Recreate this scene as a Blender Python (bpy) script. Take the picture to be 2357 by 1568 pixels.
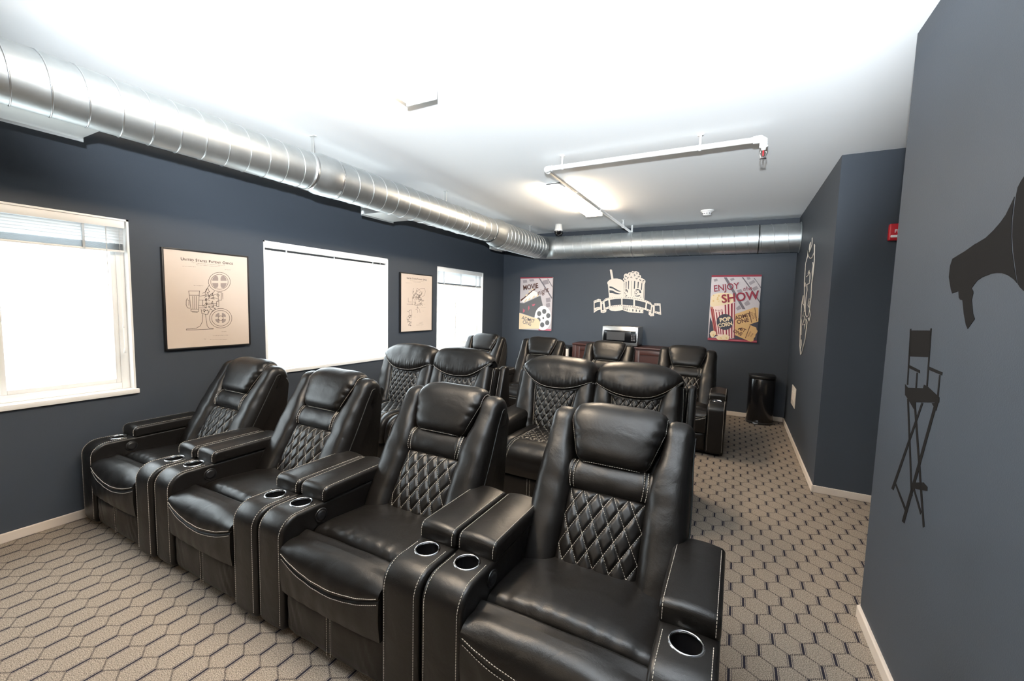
import bpy, bmesh, math, random
from math import pi, sin, cos, radians as R
from mathutils import Vector, Matrix, noise
random.seed(7)
for o in list(bpy.data.objects): bpy.data.objects.remove(o, do_unlink=True)
SC = bpy.context.scene
COL = SC.collection

# ------------------------------------------------------------------ camera
CAMP = Vector((3.7997, -6.7681, 1.5))
yaw, pitch, roll = -0.4877, -0.0837, 0.0256
fw = Vector((sin(yaw)*cos(pitch), cos(yaw)*cos(pitch), sin(pitch)))
rt = Vector((cos(yaw), -sin(yaw), 0)); up = rt.cross(fw)
rt2 = cos(roll)*rt + sin(roll)*up
up2 = -sin(roll)*rt + cos(roll)*up
cam = bpy.data.cameras.new('camera'); cob = bpy.data.objects.new('camera', cam); COL.objects.link(cob)
cam.sensor_fit = 'HORIZONTAL'; cam.sensor_width = 36.0
cam.lens = 36.0*971.12/2357.0
cam.clip_start = .02; cam.clip_end = 200
cob.matrix_world = Matrix(((rt2.x, up2.x, -fw.x, CAMP.x), (rt2.y, up2.y, -fw.y, CAMP.y), (rt2.z, up2.z, -fw.z, CAMP.z), (0, 0, 0, 1)))
SC.camera = cob

# ------------------------------------------------------------------ world, light, exposure
SC.view_settings.view_transform = 'Standard'; SC.view_settings.look = 'None'
SC.view_settings.gamma = 1.0; SC.view_settings.use_curve_mapping = False
SC.view_settings.exposure = 0.2
LAMP_POWER = 60.0      # emission of the fluorescent lenses
SKY = 8.5              # bright overcast sky
wd = bpy.data.worlds.new('overcast_sky'); SC.world = wd; wd.use_nodes = True
bg = wd.node_tree.nodes['Background']; bg.inputs['Color'].default_value = (.86, .94, 1.0, 1); bg.inputs['Strength'].default_value = SKY
try:
    SC.cycles.max_bounces = 10; SC.cycles.diffuse_bounces = 5; SC.cycles.glossy_bounces = 4
    SC.cycles.transparent_max_bounces = 12; SC.cycles.sample_clamp_indirect = 8.0
    SC.cycles.use_denoising = True
except Exception: pass
WINS = ((-6.93, -5.381), (-4.426, -2.887), (-1.929, -0.695))     # the three windows along the left wall
WZ0, WZ1 = .8204, 2.024
def area(name, loc, rot, sx, sy, power, color=(1, 1, 1), portal=False):
    l = bpy.data.lights.new(name, 'AREA'); l.shape = 'RECTANGLE'; l.size = sx; l.size_y = sy; l.energy = power; l.color = color
    if portal: l.cycles.is_portal = True
    o = bpy.data.objects.new(name, l); COL.objects.link(o); o.location = loc; o.rotation_euler = rot
    return o
for i, (a, b) in enumerate(WINS):
    area('window_portal', (-.17, (a+b)/2, (WZ0+WZ1)/2), (0, -pi/2, 0), WZ1-WZ0, b-a, 1, portal=True)
# the photographer's flash: on top of the camera, tilted up at the ceiling (it throws the hard duct shadow)
fl = bpy.data.lights.new('camera_flash', 'SPOT'); fl.energy = 1120; fl.spot_size = R(98); fl.spot_blend = .45; fl.shadow_soft_size = .03; fl.color = (.86, .94, 1.0)
flo = bpy.data.objects.new('camera_flash', fl); COL.objects.link(flo); flo.location = (3.78, -6.86, 1.78)
flo.rotation_euler = Vector((-.42, .72, .47)).to_track_quat('-Z', 'Y').to_euler()

# ------------------------------------------------------------------ materials
def lin(c):
    return tuple((x/12.92 if x <= .04045 else ((x+.055)/1.055)**2.4) for x in c)
def srgb(r, g, b): return lin((r/255., g/255., b/255.))
def mat(name, col=(.5, .5, .5), rough=.5, metal=0, spec=.5, bump=None, var=None, coat=0, coatr=.1):
    """bump = (scale, strength, distance); var = (scale, amount) multiplies the colour by noise"""
    m = bpy.data.materials.new(name); m.use_nodes = True
    nt = m.node_tree; p = nt.nodes['Principled BSDF']
    p.inputs['Base Color'].default_value = (*col, 1); p.inputs['Roughness'].default_value = rough
    p.inputs['Metallic'].default_value = metal; p.inputs['Specular IOR Level'].default_value = spec
    p.inputs['Coat Weight'].default_value = coat; p.inputs['Coat Roughness'].default_value = coatr
    if bump or var:
        tc = nt.nodes.new('ShaderNodeTexCoord')
    if bump:
        n = nt.nodes.new('ShaderNodeTexNoise'); n.inputs['Scale'].default_value = bump[0]; n.inputs['Detail'].default_value = 3
        b = nt.nodes.new('ShaderNodeBump'); b.inputs['Strength'].default_value = bump[1]; b.inputs['Distance'].default_value = bump[2]
        nt.links.new(tc.outputs['Object'], n.inputs['Vector']); nt.links.new(n.outputs['Fac'], b.inputs['Height'])
        nt.links.new(b.outputs['Normal'], p.inputs['Normal'])
    if var:
        n2 = nt.nodes.new('ShaderNodeTexNoise'); n2.inputs['Scale'].default_value = var[0]; n2.inputs['Detail'].default_value = 4
        nt.links.new(tc.outputs['Object'], n2.inputs['Vector'])
        mr = nt.nodes.new('ShaderNodeMapRange'); mr.inputs['To Min'].default_value = 1-var[1]; mr.inputs['To Max'].default_value = 1+var[1]
        nt.links.new(n2.outputs['Fac'], mr.inputs['Value'])
        mx = nt.nodes.new('ShaderNodeMix'); mx.data_type = 'RGBA'; mx.blend_type = 'MULTIPLY'; mx.inputs['Factor'].default_value = 1
        mx.inputs['A'].default_value = (*col, 1)
        nt.links.new(mr.outputs['Result'], mx.inputs['B']); nt.links.new(mx.outputs['Result'], p.inputs['Base Color'])
    return m
def emis(name, col, strength):
    m = bpy.data.materials.new(name); m.use_nodes = True; nt = m.node_tree; p = nt.nodes['Principled BSDF']
    p.inputs['Base Color'].default_value = (.8, .8, .8, 1); p.inputs['Emission Color'].default_value = (*col, 1); p.inputs['Emission Strength'].default_value = strength
    return m
def leather_mat():
    m = mat('black_leather', (.0048, .0040, .0035), .42, spec=.38)
    nt = m.node_tree; p = nt.nodes['Principled BSDF']; N = nt.nodes.new; Lk = nt.links.new
    tc = N('ShaderNodeTexCoord')
    v = N('ShaderNodeTexVoronoi'); v.inputs['Scale'].default_value = 420; Lk(tc.outputs['Object'], v.inputs['Vector'])
    n = N('ShaderNodeTexNoise'); n.inputs['Scale'].default_value = 11; n.inputs['Detail'].default_value = 5; n.inputs['Roughness'].default_value = .55; n.inputs['Distortion'].default_value = .6
    Lk(tc.outputs['Object'], n.inputs['Vector'])
    b1 = N('ShaderNodeBump'); b1.inputs['Strength'].default_value = .12; b1.inputs['Distance'].default_value = .0012
    Lk(v.outputs['Distance'], b1.inputs['Height'])
    b2 = N('ShaderNodeBump'); b2.inputs['Strength'].default_value = .2; b2.inputs['Distance'].default_value = .012
    Lk(n.outputs['Fac'], b2.inputs['Height']); Lk(b1.outputs['Normal'], b2.inputs['Normal']); Lk(b2.outputs['Normal'], p.inputs['Normal'])
    mr = N('ShaderNodeMapRange'); mr.inputs['To Min'].default_value = .33; mr.inputs['To Max'].default_value = .43
    Lk(n.outputs['Fac'], mr.inputs['Value']); Lk(mr.outputs['Result'], p.inputs['Roughness'])
    return m
def carpet_mat():
    m = mat('hexagon_carpet', (.3, .25, .2), .95, spec=.1)
    nt = m.node_tree; p = nt.nodes['Principled BSDF']; N = nt.nodes.new; Lk = nt.links.new
    def M(op, a, b=None, c=None):
        n = N('ShaderNodeMath'); n.operation = op
        for i, x in enumerate((a, b, c)):
            if x is None: continue
            if isinstance(x, (int, float)): n.inputs[i].default_value = x
            else: Lk(x, n.inputs[i])
        return n.outputs[0]
    tc = N('ShaderNodeTexCoord'); sp = N('ShaderNodeSeparateXYZ'); Lk(tc.outputs['Object'], sp.inputs[0])
    w = .1166; rs = .106
    # lattice units: hexagon 1 wide, rows .866 apart (y scaled so that it is regular)
    x = M('DIVIDE', M('SUBTRACT', sp.outputs['X'], 4.443-w/2), w)
    y = M('MULTIPLY', M('DIVIDE', M('SUBTRACT', sp.outputs['Y'], -2.778), rs), .8660254)
    def fold(x, y):
        fx = M('SUBTRACT', M('FLOORED_MODULO', M('ADD', x, .5), 1.0), .5)
        fy = M('SUBTRACT', M('FLOORED_MODULO', M('ADD', y, .8660254), 1.7320508), .8660254)
        return fx, fy
    ax, ay = fold(x, y); bx, by = fold(M('SUBTRACT', x, .5), M('SUBTRACT', y, .8660254))
    la = M('ADD', M('MULTIPLY', ax, ax), M('MULTIPLY', ay, ay)); lb = M('ADD', M('MULTIPLY', bx, bx), M('MULTIPLY', by, by))
    sel = M('LESS_THAN', lb, la)
    def pick(a, b): return M('ADD', M('MULTIPLY', a, M('SUBTRACT', 1.0, sel)), M('MULTIPLY', b, sel))
    qx = M('ABSOLUTE', pick(ax, bx)); qy = M('ABSOLUTE', pick(ay, by))
    dv = M('SUBTRACT', .5, qx)                                  # to the straight sides
    ds = M('SUBTRACT', .5, M('ADD', M('MULTIPLY', qx, .5), M('MULTIPLY', qy, .8660254)))   # to the slanted sides
    onv = M('LESS_THAN', dv, M('ADD', ds, .02))
    inlen = M('LESS_THAN', qy, .30)
    bar = M('MULTIPLY', M('LESS_THAN', dv, .042), inlen)
    fl1 = M('MULTIPLY', M('MULTIPLY', M('GREATER_THAN', dv, .075), M('LESS_THAN', dv, .098)), inlen)
    sl = M('MULTIPLY', M('LESS_THAN', ds, .030), M('GREATER_THAN', dv, .03))
    # loops: the slanted lines are dotted
    wv = M('GREATER_THAN', M('SINE', M('MULTIPLY', sp.outputs['X'], 900.0)), -.35)
    sl = M('MULTIPLY', sl, wv)
    n1 = N('ShaderNodeTexNoise'); n1.inputs['Scale'].default_value = 260; n1.inputs['Detail'].default_value = 2; Lk(tc.outputs['Object'], n1.inputs['Vector'])
    n2 = N('ShaderNodeTexNoise'); n2.inputs['Scale'].default_value = 2.2; Lk(tc.outputs['Object'], n2.inputs['Vector'])
    cr = N('ShaderNodeValToRGB'); cr.color_ramp.elements[0].position = .34; cr.color_ramp.elements[1].position = .68
    cr.color_ramp.elements[0].color = (*srgb(94, 86, 77), 1); cr.color_ramp.elements[1].color = (*srgb(174, 160, 145), 1)
    Lk(n1.outputs['Fac'], cr.inputs['Fac'])
    def mix(f, a, b):
        k = N('ShaderNodeMix'); k.data_type = 'RGBA'; Lk(f, k.inputs['Factor'])
        for s, v in (('A', a), ('B', b)):
            if isinstance(v, tuple): k.inputs[s].default_value = (*v, 1)
            else: Lk(v, k.inputs[s])
        return k.outputs['Result']
    c = mix(M('MULTIPLY', sl, .82), cr.outputs['Color'], srgb(38, 32, 36))
    c = mix(M('MULTIPLY', fl1, .8), c, srgb(52, 50, 60))
    c = mix(M('MULTIPLY', bar, .95), c, srgb(26, 26, 40))
    Lk(c, p.inputs['Base Color'])
    b = N('ShaderNodeBump'); b.inputs['Strength'].default_value = .5; b.inputs['Distance'].default_value = .003
    Lk(n1.outputs['Fac'], b.inputs['Height']); Lk(b.outputs['Normal'], p.inputs['Normal'])
    return m
def glass_mat():
    m = bpy.data.materials.new('window_glass'); m.use_nodes = True; nt = m.node_tree; nt.nodes.clear()
    N = nt.nodes.new; o = N('ShaderNodeOutputMaterial'); t = N('ShaderNodeBsdfTransparent'); g = N('ShaderNodeBsdfGlossy'); g.inputs['Roughness'].default_value = .02
    t.inputs['Color'].default_value = (.97, .985, .98, 1)
    f = N('ShaderNodeLayerWeight'); pw = N('ShaderNodeMath'); pw.operation = 'POWER'; pw.inputs[1].default_value = 5; ml = N('ShaderNodeMath'); ml.operation = 'MULTIPLY_ADD'; ml.inputs[1].default_value = .7; ml.inputs[2].default_value = .04
    nt.links.new(f.outputs['Facing'], pw.inputs[0]); nt.links.new(pw.outputs[0], ml.inputs[0]); mx = N('ShaderNodeMixShader')
    nt.links.new(ml.outputs[0], mx.inputs[0]); nt.links.new(t.outputs[0], mx.inputs[1]); nt.links.new(g.outputs[0], mx.inputs[2]); nt.links.new(mx.outputs[0], o.inputs[0])
    return m
def blind_mat():
    m = mat('blind_vinyl', (.82, .84, .85), .45)
    nt = m.node_tree; p = nt.nodes['Principled BSDF']; t = nt.nodes.new('ShaderNodeBsdfTranslucent'); t.inputs['Color'].default_value = (.8, .82, .84, 1)
    mx = nt.nodes.new('ShaderNodeMixShader'); mx.inputs[0].default_value = .55
    o = nt.nodes['Material Output']; nt.links.new(p.outputs[0], mx.inputs[1]); nt.links.new(t.outputs[0], mx.inputs[2]); nt.links.new(mx.outputs[0], o.inputs[0])
    return m
LEA = leather_mat()
PIPING = mat('black_piping', (.006, .006, .006), .5)
THREAD = mat('grey_thread', srgb(205, 198, 188), .8)
CARPET = carpet_mat()
WALL = mat('slate_wall_paint', srgb(62, 68, 76), .55, spec=.28, bump=(230, .25, .002), var=(3, .05))
CEIL = mat('white_ceiling_paint', (.91, .915, .92), .9, bump=(140, .15, .002))
TRIM = mat('cream_trim_paint', srgb(226, 214, 202), .5)
WHITE = mat('white_vinyl', (.90, .90, .89), .4)
GLASS = glass_mat(); BLIND = blind_mat()
GALV = mat('galvanised_steel', (.55, .58, .59), .45, metal=1, bump=(30, .12, .004), var=(18, .12))
GALV2 = mat('duct_seam_steel', (.74, .76, .77), .3, metal=1)
SHEET = mat('register_steel', (.78, .79, .78), .4, metal=.9)
BLACKP = mat('black_plastic', (.010, .010, .011), .35)
GLOSSB = mat('gloss_black', (.005, .005, .006), .2, coat=.2)
CHROME = mat('chrome', (.62, .62, .64), .16, metal=1)
CUPIN = mat('cup_well_black', (.006, .006, .007), .3)
STEEL = mat('stainless_steel', (.55, .53, .50), .3, metal=1, bump=(90, .05, .001))
WOOD = mat('mahogany_veneer', srgb(62, 32, 25), .42, bump=(60, .1, .002), var=(9, .25))
DECAL = mat('black_vinyl_decal', srgb(20, 18, 18), .85, spec=.15)
OFFW = mat('cream_painted_wood', srgb(214, 205, 194), .6)
FRAMEB = mat('black_picture_frame', (.012, .011, .011), .4)
RED = mat('alarm_red', srgb(196, 30, 44), .4)
LAMPM = emis('fluorescent_lens', (1.0, .80, .58), LAMP_POWER)
LAMPB = mat('lamp_housing_white', (.85, .85, .84), .5)
def flatm(name, r, g, b, rough=.7): return mat(name, srgb(r, g, b), rough, spec=.25)
OUTM = mat('parking_lot_concrete', (.62, .62, .60), .9, var=(.5, .15))

# ------------------------------------------------------------------ mesh helpers
class MB:
    def __init__(s): s.v = []; s.f = []
    def add(s, vs, fs):
        b = len(s.v); s.v += [tuple(x) for x in vs]; s.f += [tuple(i+b for i in f) for f in fs]; return b
    def grid(s, rows, cu=False, cv=False):
        n = len(rows); m = len(rows[0]); b = len(s.v)
        for r in rows: s.v += [tuple(p) for p in r]
        for i in range(n if cu else n-1):
            for j in range(m if cv else m-1):
                i2 = (i+1) % n; j2 = (j+1) % m
                s.f.append((b+i*m+j, b+i2*m+j, b+i2*m+j2, b+i*m+j2))
        return b
    def box(s, x0, x1, y0, y1, z0, z1, bev=0, seg=2):
        if bev <= 0:
            vs = [(x, y, z) for x in (x0, x1) for y in (y0, y1) for z in (z0, z1)]
            s.add(vs, [(0, 1, 3, 2), (4, 6, 7, 5), (0, 4, 5, 1), (2, 3, 7, 6), (0, 2, 6, 4), (1, 5, 7, 3)])
        else:
            bm = bmesh.new(); bmesh.ops.create_cube(bm, size=1)
            for v in bm.verts: v.co = ((x0+x1)/2+v.co.x*(x1-x0), (y0+y1)/2+v.co.y*(y1-y0), (z0+z1)/2+v.co.z*(z1-z0))
            bmesh.ops.bevel(bm, geom=bm.edges[:], offset=min(bev, (x1-x0)/2.05, (y1-y0)/2.05, (z1-z0)/2.05), segments=seg, profile=.5, affect='EDGES')
            s.addbm(bm)
    def addbm(s, bm):
        bm.verts.index_update(); b = len(s.v)
        s.v += [tuple(v.co) for v in bm.verts]; s.f += [tuple(b+v.index for v in f.verts) for f in bm.faces]; bm.free()
    def addmesh(s, me, M=None):
        b = len(s.v); s.v += [tuple(M @ v.co) if M else tuple(v.co) for v in me.vertices]; s.f += [tuple(b+i for i in p.vertices) for p in me.polygons]
    def tube(s, pts, r, n=8, cap=True):
        pts = [Vector(p) for p in pts]; rows = []; prev = None
        for i, p in enumerate(pts):
            t = (pts[min(i+1, len(pts)-1)]-pts[max(i-1, 0)]).normalized()
            if prev is None: a = t.orthogonal().normalized()
            else: a = (prev-t*prev.dot(t)).normalized()
            prev = a; b = t.cross(a); rr = r[i] if isinstance(r, (list, tuple)) else r
            rows.append([p+rr*(cos(2*pi*k/n)*a+sin(2*pi*k/n)*b) for k in range(n)])
        b0 = s.grid(rows, cv=True)
        if cap:
            s.f.append(tuple(b0+k for k in range(n))[::-1]); s.f.append(tuple(b0+(len(pts)-1)*n+k for k in range(n)))
    def lathe(s, prof, c=(0, 0, 0), n=32, axis='Z', close=False):
        rows = []
        for k in range(n):
            a = 2*pi*k/n; row = []
            for r, h in prof:
                u, v = r*cos(a), r*sin(a)
                row.append({'Z': (c[0]+u, c[1]+v, c[2]+h), 'X': (c[0]+h, c[1]+u, c[2]+v), 'Y': (c[0]+u, c[1]+h, c[2]+v)}[axis])
            rows.append(row)
        s.grid(rows, cu=True, cv=close)
    def dashes(s, pts, nrm, L=.0065, gap=.0035, w=.0010, lift=.0012):
        """a stitched seam: short thread segments lying along a polyline"""
        P = [Vector(p) for p in pts]; Nn = nrm if isinstance(nrm, list) else [nrm]*len(P)
        seg = [(P[i+1]-P[i]).length for i in range(len(P)-1)]; tot = sum(seg)
        if tot < L: return
        n = max(1, int(tot/(L+gap))); st = tot/n
        acc = [0]
        for x in seg: acc.append(acc[-1]+x)
        def at(d):
            i = 0
            lo, hi = 0, len(seg)-1
            while lo < hi:
                mid = (lo+hi)//2
                if acc[mid+1] < d: lo = mid+1
                else: hi = mid
            i = lo; t = 0 if seg[i] == 0 else min(1, max(0, (d-acc[i])/seg[i]))
            return P[i].lerp(P[i+1], t), Vector(Nn[i]).lerp(Vector(Nn[i+1]), t).normalized()
        for k in range(n):
            a, na = at(k*st+gap/2); b, nb = at(min(tot, k*st+gap/2+L))
            t = (b-a)
            if t.length < 1e-6: continue
            t.normalize(); sd = t.cross(na).normalized()*w; a = a+na*lift; b = b+nb*lift; h = na*w*.9
            s.add([a-sd-h, a+sd-h, a+sd*.7+h, a-sd*.7+h, b-sd-h, b+sd-h, b+sd*.7+h, b-sd*.7+h],
                  [(2, 3, 7, 6), (1, 2, 6, 5), (3, 0, 4, 7), (0, 3, 2, 1), (4, 5, 6, 7)])
    def build(s, name, m, parent=None, smooth=True, fix=False):
        me = bpy.data.meshes.new(name); me.from_pydata(s.v, [], s.f); me.validate()
        if fix:
            bm = bmesh.new(); bm.from_mesh(me); bmesh.ops.recalc_face_normals(bm, faces=bm.faces[:]); bm.to_mesh(me); bm.free()
        if smooth: me.polygons.foreach_set('use_smooth', [True]*len(me.polygons))
        me.materials.append(m); me.update()
        if smooth == 'angle':
            try: me.set_sharp_from_angle(angle=R(38))
            except Exception: pass
        o = bpy.data.objects.new(name, me); COL.objects.link(o)
        if parent: o.parent = parent
        return o
def empty(name, loc=(0, 0, 0), rz=0, label=None, cat=None, group=None, kind=None):
    o = bpy.data.objects.new(name, None); COL.objects.link(o); o.location = loc; o.rotation_euler = (0, 0, rz); o.empty_display_size = .1
    return tag(o, label, cat, group, kind)
def tag(o, label=None, cat=None, group=None, kind=None):
    if label: o['label'] = label
    if cat: o['category'] = cat
    if group: o['group'] = group
    if kind: o['kind'] = kind
    return o
def dup(o, parent=None):
    c = o.copy(); COL.objects.link(c)
    if parent: c.parent = parent
    for ch in list(o.children): dup(ch, c)
    return c
def struct(mb, name, m, smooth=False, parent=None):
    o = mb.build(name, m, parent, smooth)
    if not parent: o['kind'] = 'structure'
    return o

def rpoly(pts, seg=7):
    """closed polygon [(a, b, radius)] with rounded corners"""
    out = []; n = len(pts)
    for i in range(n):
        p = Vector(pts[i][:2]); r = pts[i][2]; a = Vector(pts[i-1][:2]); b = Vector(pts[(i+1) % n][:2])
        if r <= 0: out.append(tuple(p)); continue
        da = (a-p).normalized(); db = (b-p).normalized(); ang = da.angle(db); d = r/math.tan(ang/2)
        c = p+(da+db).normalized()*(r/sin(ang/2)); s0 = p+da*d; s1 = p+db*d
        v0 = s0-c; v1 = s1-c; tot = v0.angle(v1); cr = v0.x*v1.y-v0.y*v1.x
        a0 = math.atan2(v0.y, v0.x)
        for k in range(seg+1):
            t = a0+(tot if cr > 0 else -tot)*k/seg; out.append((c.x+r*cos(t), c.y+r*sin(t)))
    return out
def offset_poly(pts, d):
    n = len(pts); A = sum(pts[i][0]*pts[(i+1) % n][1]-pts[(i+1) % n][0]*pts[i][1] for i in range(n)); sg = 1 if A > 0 else -1
    out = []
    for i in range(n):
        p = Vector(pts[i]); e1 = (p-Vector(pts[i-1])); e2 = (Vector(pts[(i+1) % n])-p)
        if e1.length < 1e-9: e1 = e2
        if e2.length < 1e-9: e2 = e1
        e1.normalize(); e2.normalize()
        n1 = Vector((-e1.y, e1.x))*sg; n2 = Vector((-e2.y, e2.x))*sg; m = n1+n2
        if m.length < 1e-6: m = n1
        m.normalize(); k = max(.5, m.dot(n1)); q = p+m*(d/k); out.append((q.x, q.y))
    return out
def loft(mb, prof, x0, x1, r, seg=4, mid=4, bulge=0, axis='X'):
    """prismatic body: profile swept along an axis, edges rounded by r, sides puffed by bulge"""
    secs = []
    for i in range(seg+1):
        a = pi/2*i/seg; secs.append((x0+r*(1-cos(a)), r*(1-sin(a))))
    for i in range(1, mid):
        t = i/mid; secs.append((x0+r+(x1-x0-2*r)*t, -bulge*sin(pi*t)))
    for i in range(seg, -1, -1):
        a = pi/2*i/seg; secs.append((x1-r*(1-cos(a)), r*(1-sin(a))))
    rows = []
    for x, d in secs:
        q = offset_poly(prof, d)
        rows.append([{'X': (x, a, b), 'Y': (a, x, b), 'Z': (a, b, x)}[axis] for a, b in q])
    b0 = mb.grid(rows, cv=True); m = len(prof)
    mb.f.append(tuple(b0+k for k in range(m))); mb.f.append(tuple(b0+(len(secs)-1)*m+k for k in range(m))[::-1])
def curve_mesh(loops, ext):
    cu = bpy.data.curves.new('c', 'CURVE'); cu.dimensions = '2D'; cu.fill_mode = 'BOTH'; cu.extrude = ext
    for l in loops:
        s = cu.splines.new('POLY'); s.points.add(len(l)-1)
        for p, (x, y) in zip(s.points, l): p.co = (x, y, 0, 1)
        s.use_cyclic_u = True
    o = bpy.data.objects.new('c', cu); COL.objects.link(o); me = bpy.data.meshes.new_from_object(o)
    bpy.data.objects.remove(o); bpy.data.curves.remove(cu); return me
def text_mesh(txt, size, ext=0, shear=0, align='CENTER', spacing=1.0, bold=0):
    cu = bpy.data.curves.new('t', 'FONT'); cu.body = txt; cu.size = size; cu.extrude = ext; cu.shear = shear; cu.align_x = align; cu.align_y = 'CENTER'; cu.space_character = spacing
    cu.offset = bold; cu.resolution_u = 4
    o = bpy.data.objects.new('t', cu); COL.objects.link(o); me = bpy.data.meshes.new_from_object(o)
    bpy.data.objects.remove(o); bpy.data.curves.remove(cu); return me
def frameM(o, u, v):
    u = Vector(u).normalized(); v = Vector(v).normalized(); n = u.cross(v)
    return Matrix(((u.x, v.x, n.x, o[0]), (u.y, v.y, n.y, o[1]), (u.z, v.z, n.z, o[2]), (0, 0, 0, 1)))
def flat(mb, loops, M, off, ext=.0004):
    """filled outlines (holes by even-odd) laid on a surface frame M at height off"""
    mb.addmesh(curve_mesh(loops, ext), M @ Matrix.Translation((0, 0, off+ext)))
def strokes(mb, paths, M, off, w):
    for p in paths:
        for i in range(len(p)-1):
            a = Vector(p[i]); b = Vector(p[i+1]); d = (b-a)
            if d.length < 1e-7: continue
            d.normalize(); s = Vector((-d.y, d.x))*w/2; e = d*w*.4
            mb.add([M @ Vector((q.x, q.y, off)) for q in (a-e-s, b+e-s, b+e+s, a-e+s)], [(0, 1, 2, 3)])
def text(mb, txt, size, M, x, y, off, rot=0, shear=0, sx=1, spacing=1.0, align='CENTER', bold=0):
    me = text_mesh(txt, size, shear=shear, spacing=spacing, align=align, bold=bold)
    mb.addmesh(me, M @ Matrix.Translation((x, y, off)) @ Matrix.Rotation(rot, 4, 'Z') @ Matrix.Diagonal((sx, 1, 1, 1)))

# ------------------------------------------------------------------ room shell
XR, H, YF = 4.4517, 2.744, -9.6
YC, XO = -2.5296, 6.3            # face of the projecting wall and depth of the side opening
NX, NY, NROT = 4.4282, -4.1928, .0141
BH, BT = .0595, .0136
b = MB(); b.box(-.02, XO+.1, YF-.1, .1, -.12, 0); struct(b, 'floor', CARPET)
b = MB(); b.box(-.02, XO+.1, YF-.1, .1, H, H+.15); struct(b, 'ceiling', CEIL)
# left wall with its three openings
T = .16
b = MB(); ys = [YF] + [y for w in WINS for y in w] + [0]
for i in range(0, len(ys), 2): b.box(-T, 0, ys[i], ys[i+1], 0, H)
for a, c in WINS: b.box(-T, 0, a, c, 0, WZ0); b.box(-T, 0, a, c, WZ1, H)
struct(b, 'wall_left', WALL)
b = MB(); b.box(-T, XR+.2, 0, .16, 0, H); struct(b, 'wall_back', WALL)
b = MB(); b.box(XR, XO, YC, 0, 0, H); struct(b, 'wall_right_far', WALL)
xe = NX+NROT*(NY-YF)
b = MB(); b.add([(NX, NY, 0), (xe, YF, 0), (XO, YF, 0), (XO, NY, 0), (NX, NY, H), (xe, YF, H), (XO, YF, H), (XO, NY, H)],
                [(0, 1, 5, 4), (1, 2, 6, 5), (2, 3, 7, 6), (3, 0, 4, 7), (0, 3, 2, 1), (4, 5, 6, 7)]); struct(b, 'wall_right_near', WALL)
b = MB(); b.box(XO, XO+.12, YF, .1, 0, H); struct(b, 'wall_side_opening', WALL)
b = MB(); b.box(-T, XO, YF-.12, YF, 0, H); struct(b, 'wall_front', WALL)
# baseboards
def base(name, x0, x1, y0, y1):
    b = MB(); b.box(x0, x1, y0, y1, 0, BH, .004, 2); struct(b, name, TRIM)
base('baseboard_left', 0, BT, YF, 0)
base('baseboard_back', BT, XR-BT, -BT, 0)
base('baseboard_right_far', XR-BT, XR, YC-BT, -BT)
base('baseboard_right_return', XR, XO, YC-BT, YC)
b = MB(); q = [(NX-BT, NY), (xe-BT, YF), (xe, YF), (NX, NY)]
q2 = [(NX-BT+.004, NY), (xe-BT+.004, YF), (xe, YF), (NX, NY)]
b.add([(x, y, 0) for x, y in q]+[(x, y, BH-.006) for x, y in q]+[(x, y, BH) for x, y in q2],
      [(0, 1, 5, 4), (4, 5, 9, 8), (8, 9, 10, 11), (2, 3, 7, 6), (6, 7, 11, 10), (0, 4, 7, 3), (4, 8, 11, 7)]); struct(b, 'baseboard_right_near', TRIM)
b = MB(); b.box(NX, XO, NY, NY+BT, 0, BH); struct(b, 'baseboard_right_end', TRIM)
# ground outside
b = MB(); b.box(-60, -T-.02, -40, 30, -.5, -.35); o = struct(b, 'ground', OUTM)

# windows and blinds
def window(i, y0, y1, mull, fixed=False):
    w = empty('window_%d' % i, (0, (y0+y1)/2, WZ0), kind='structure'); hy = (y1-y0)/2; h = WZ1-WZ0
    def add(b, name, m): return b.build(name, m, w, 'angle')
    # white painted reveal and sill board
    b = MB(); b.box(-T+.0, .0015, -hy, -hy+.012, .0, h); b.box(-T, .0015, hy-.012, hy, 0, h); b.box(-T, .0015, -hy, hy, h-.012, h); add(b, 'reveal', WHITE)
    b = MB(); b.box(-T, .022, -hy-.012, hy+.012, -.022, .012, .004, 2); add(b, 'sill', WHITE)
    f = .045; xo, xi = -.125, -.06
    b = MB(); b.box(xo, xi, -hy+.012, -hy+.012+f, .012, h-.012, .004); b.box(xo, xi, hy-.012-f, hy-.012, .012, h-.012, .004)
    b.box(xo, xi, -hy+.012+f, hy-.012-f, .012, .012+f, .004); b.box(xo, xi, -hy+.012+f, hy-.012-f, h-.012-f, h-.012, .004); add(b, 'frame', WHITE)
    ya, yb = -hy+.012+f, hy-.012-f; za, zb = .012+f, h-.012-f
    for k, (c0, c1) in enumerate(((ya, yb),) if fixed else ((ya, mull+.014), (mull-.014, yb))):
        s = .028; x0, x1 = (-.118, -.094) if k == 0 else (-.092, -.068)
        b = MB(); b.box(x0, x1, c0, c0+s, za, zb, .003); b.box(x0, x1, c1-s, c1, za, zb, .003); b.box(x0, x1, c0+s, c1-s, za, za+s, .003); b.box(x0, x1, c0+s, c1-s, zb-s, zb, .003)
        sh = add(b, 'sash', WHITE)
        b = MB(); xm = (x0+x1)/2; b.box(xm-.002, xm+.002, c0+s-.004, c1-s+.004, za+s-.004, zb-s+.004); b.build('pane', GLASS, sh, False)
    if fixed: return w
    b = MB(); b.box(-.068, -.052, mull-.012, mull+.012, h*.42, h*.42+.07, .004); add(b, 'latch', WHITE)
    return w
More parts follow.
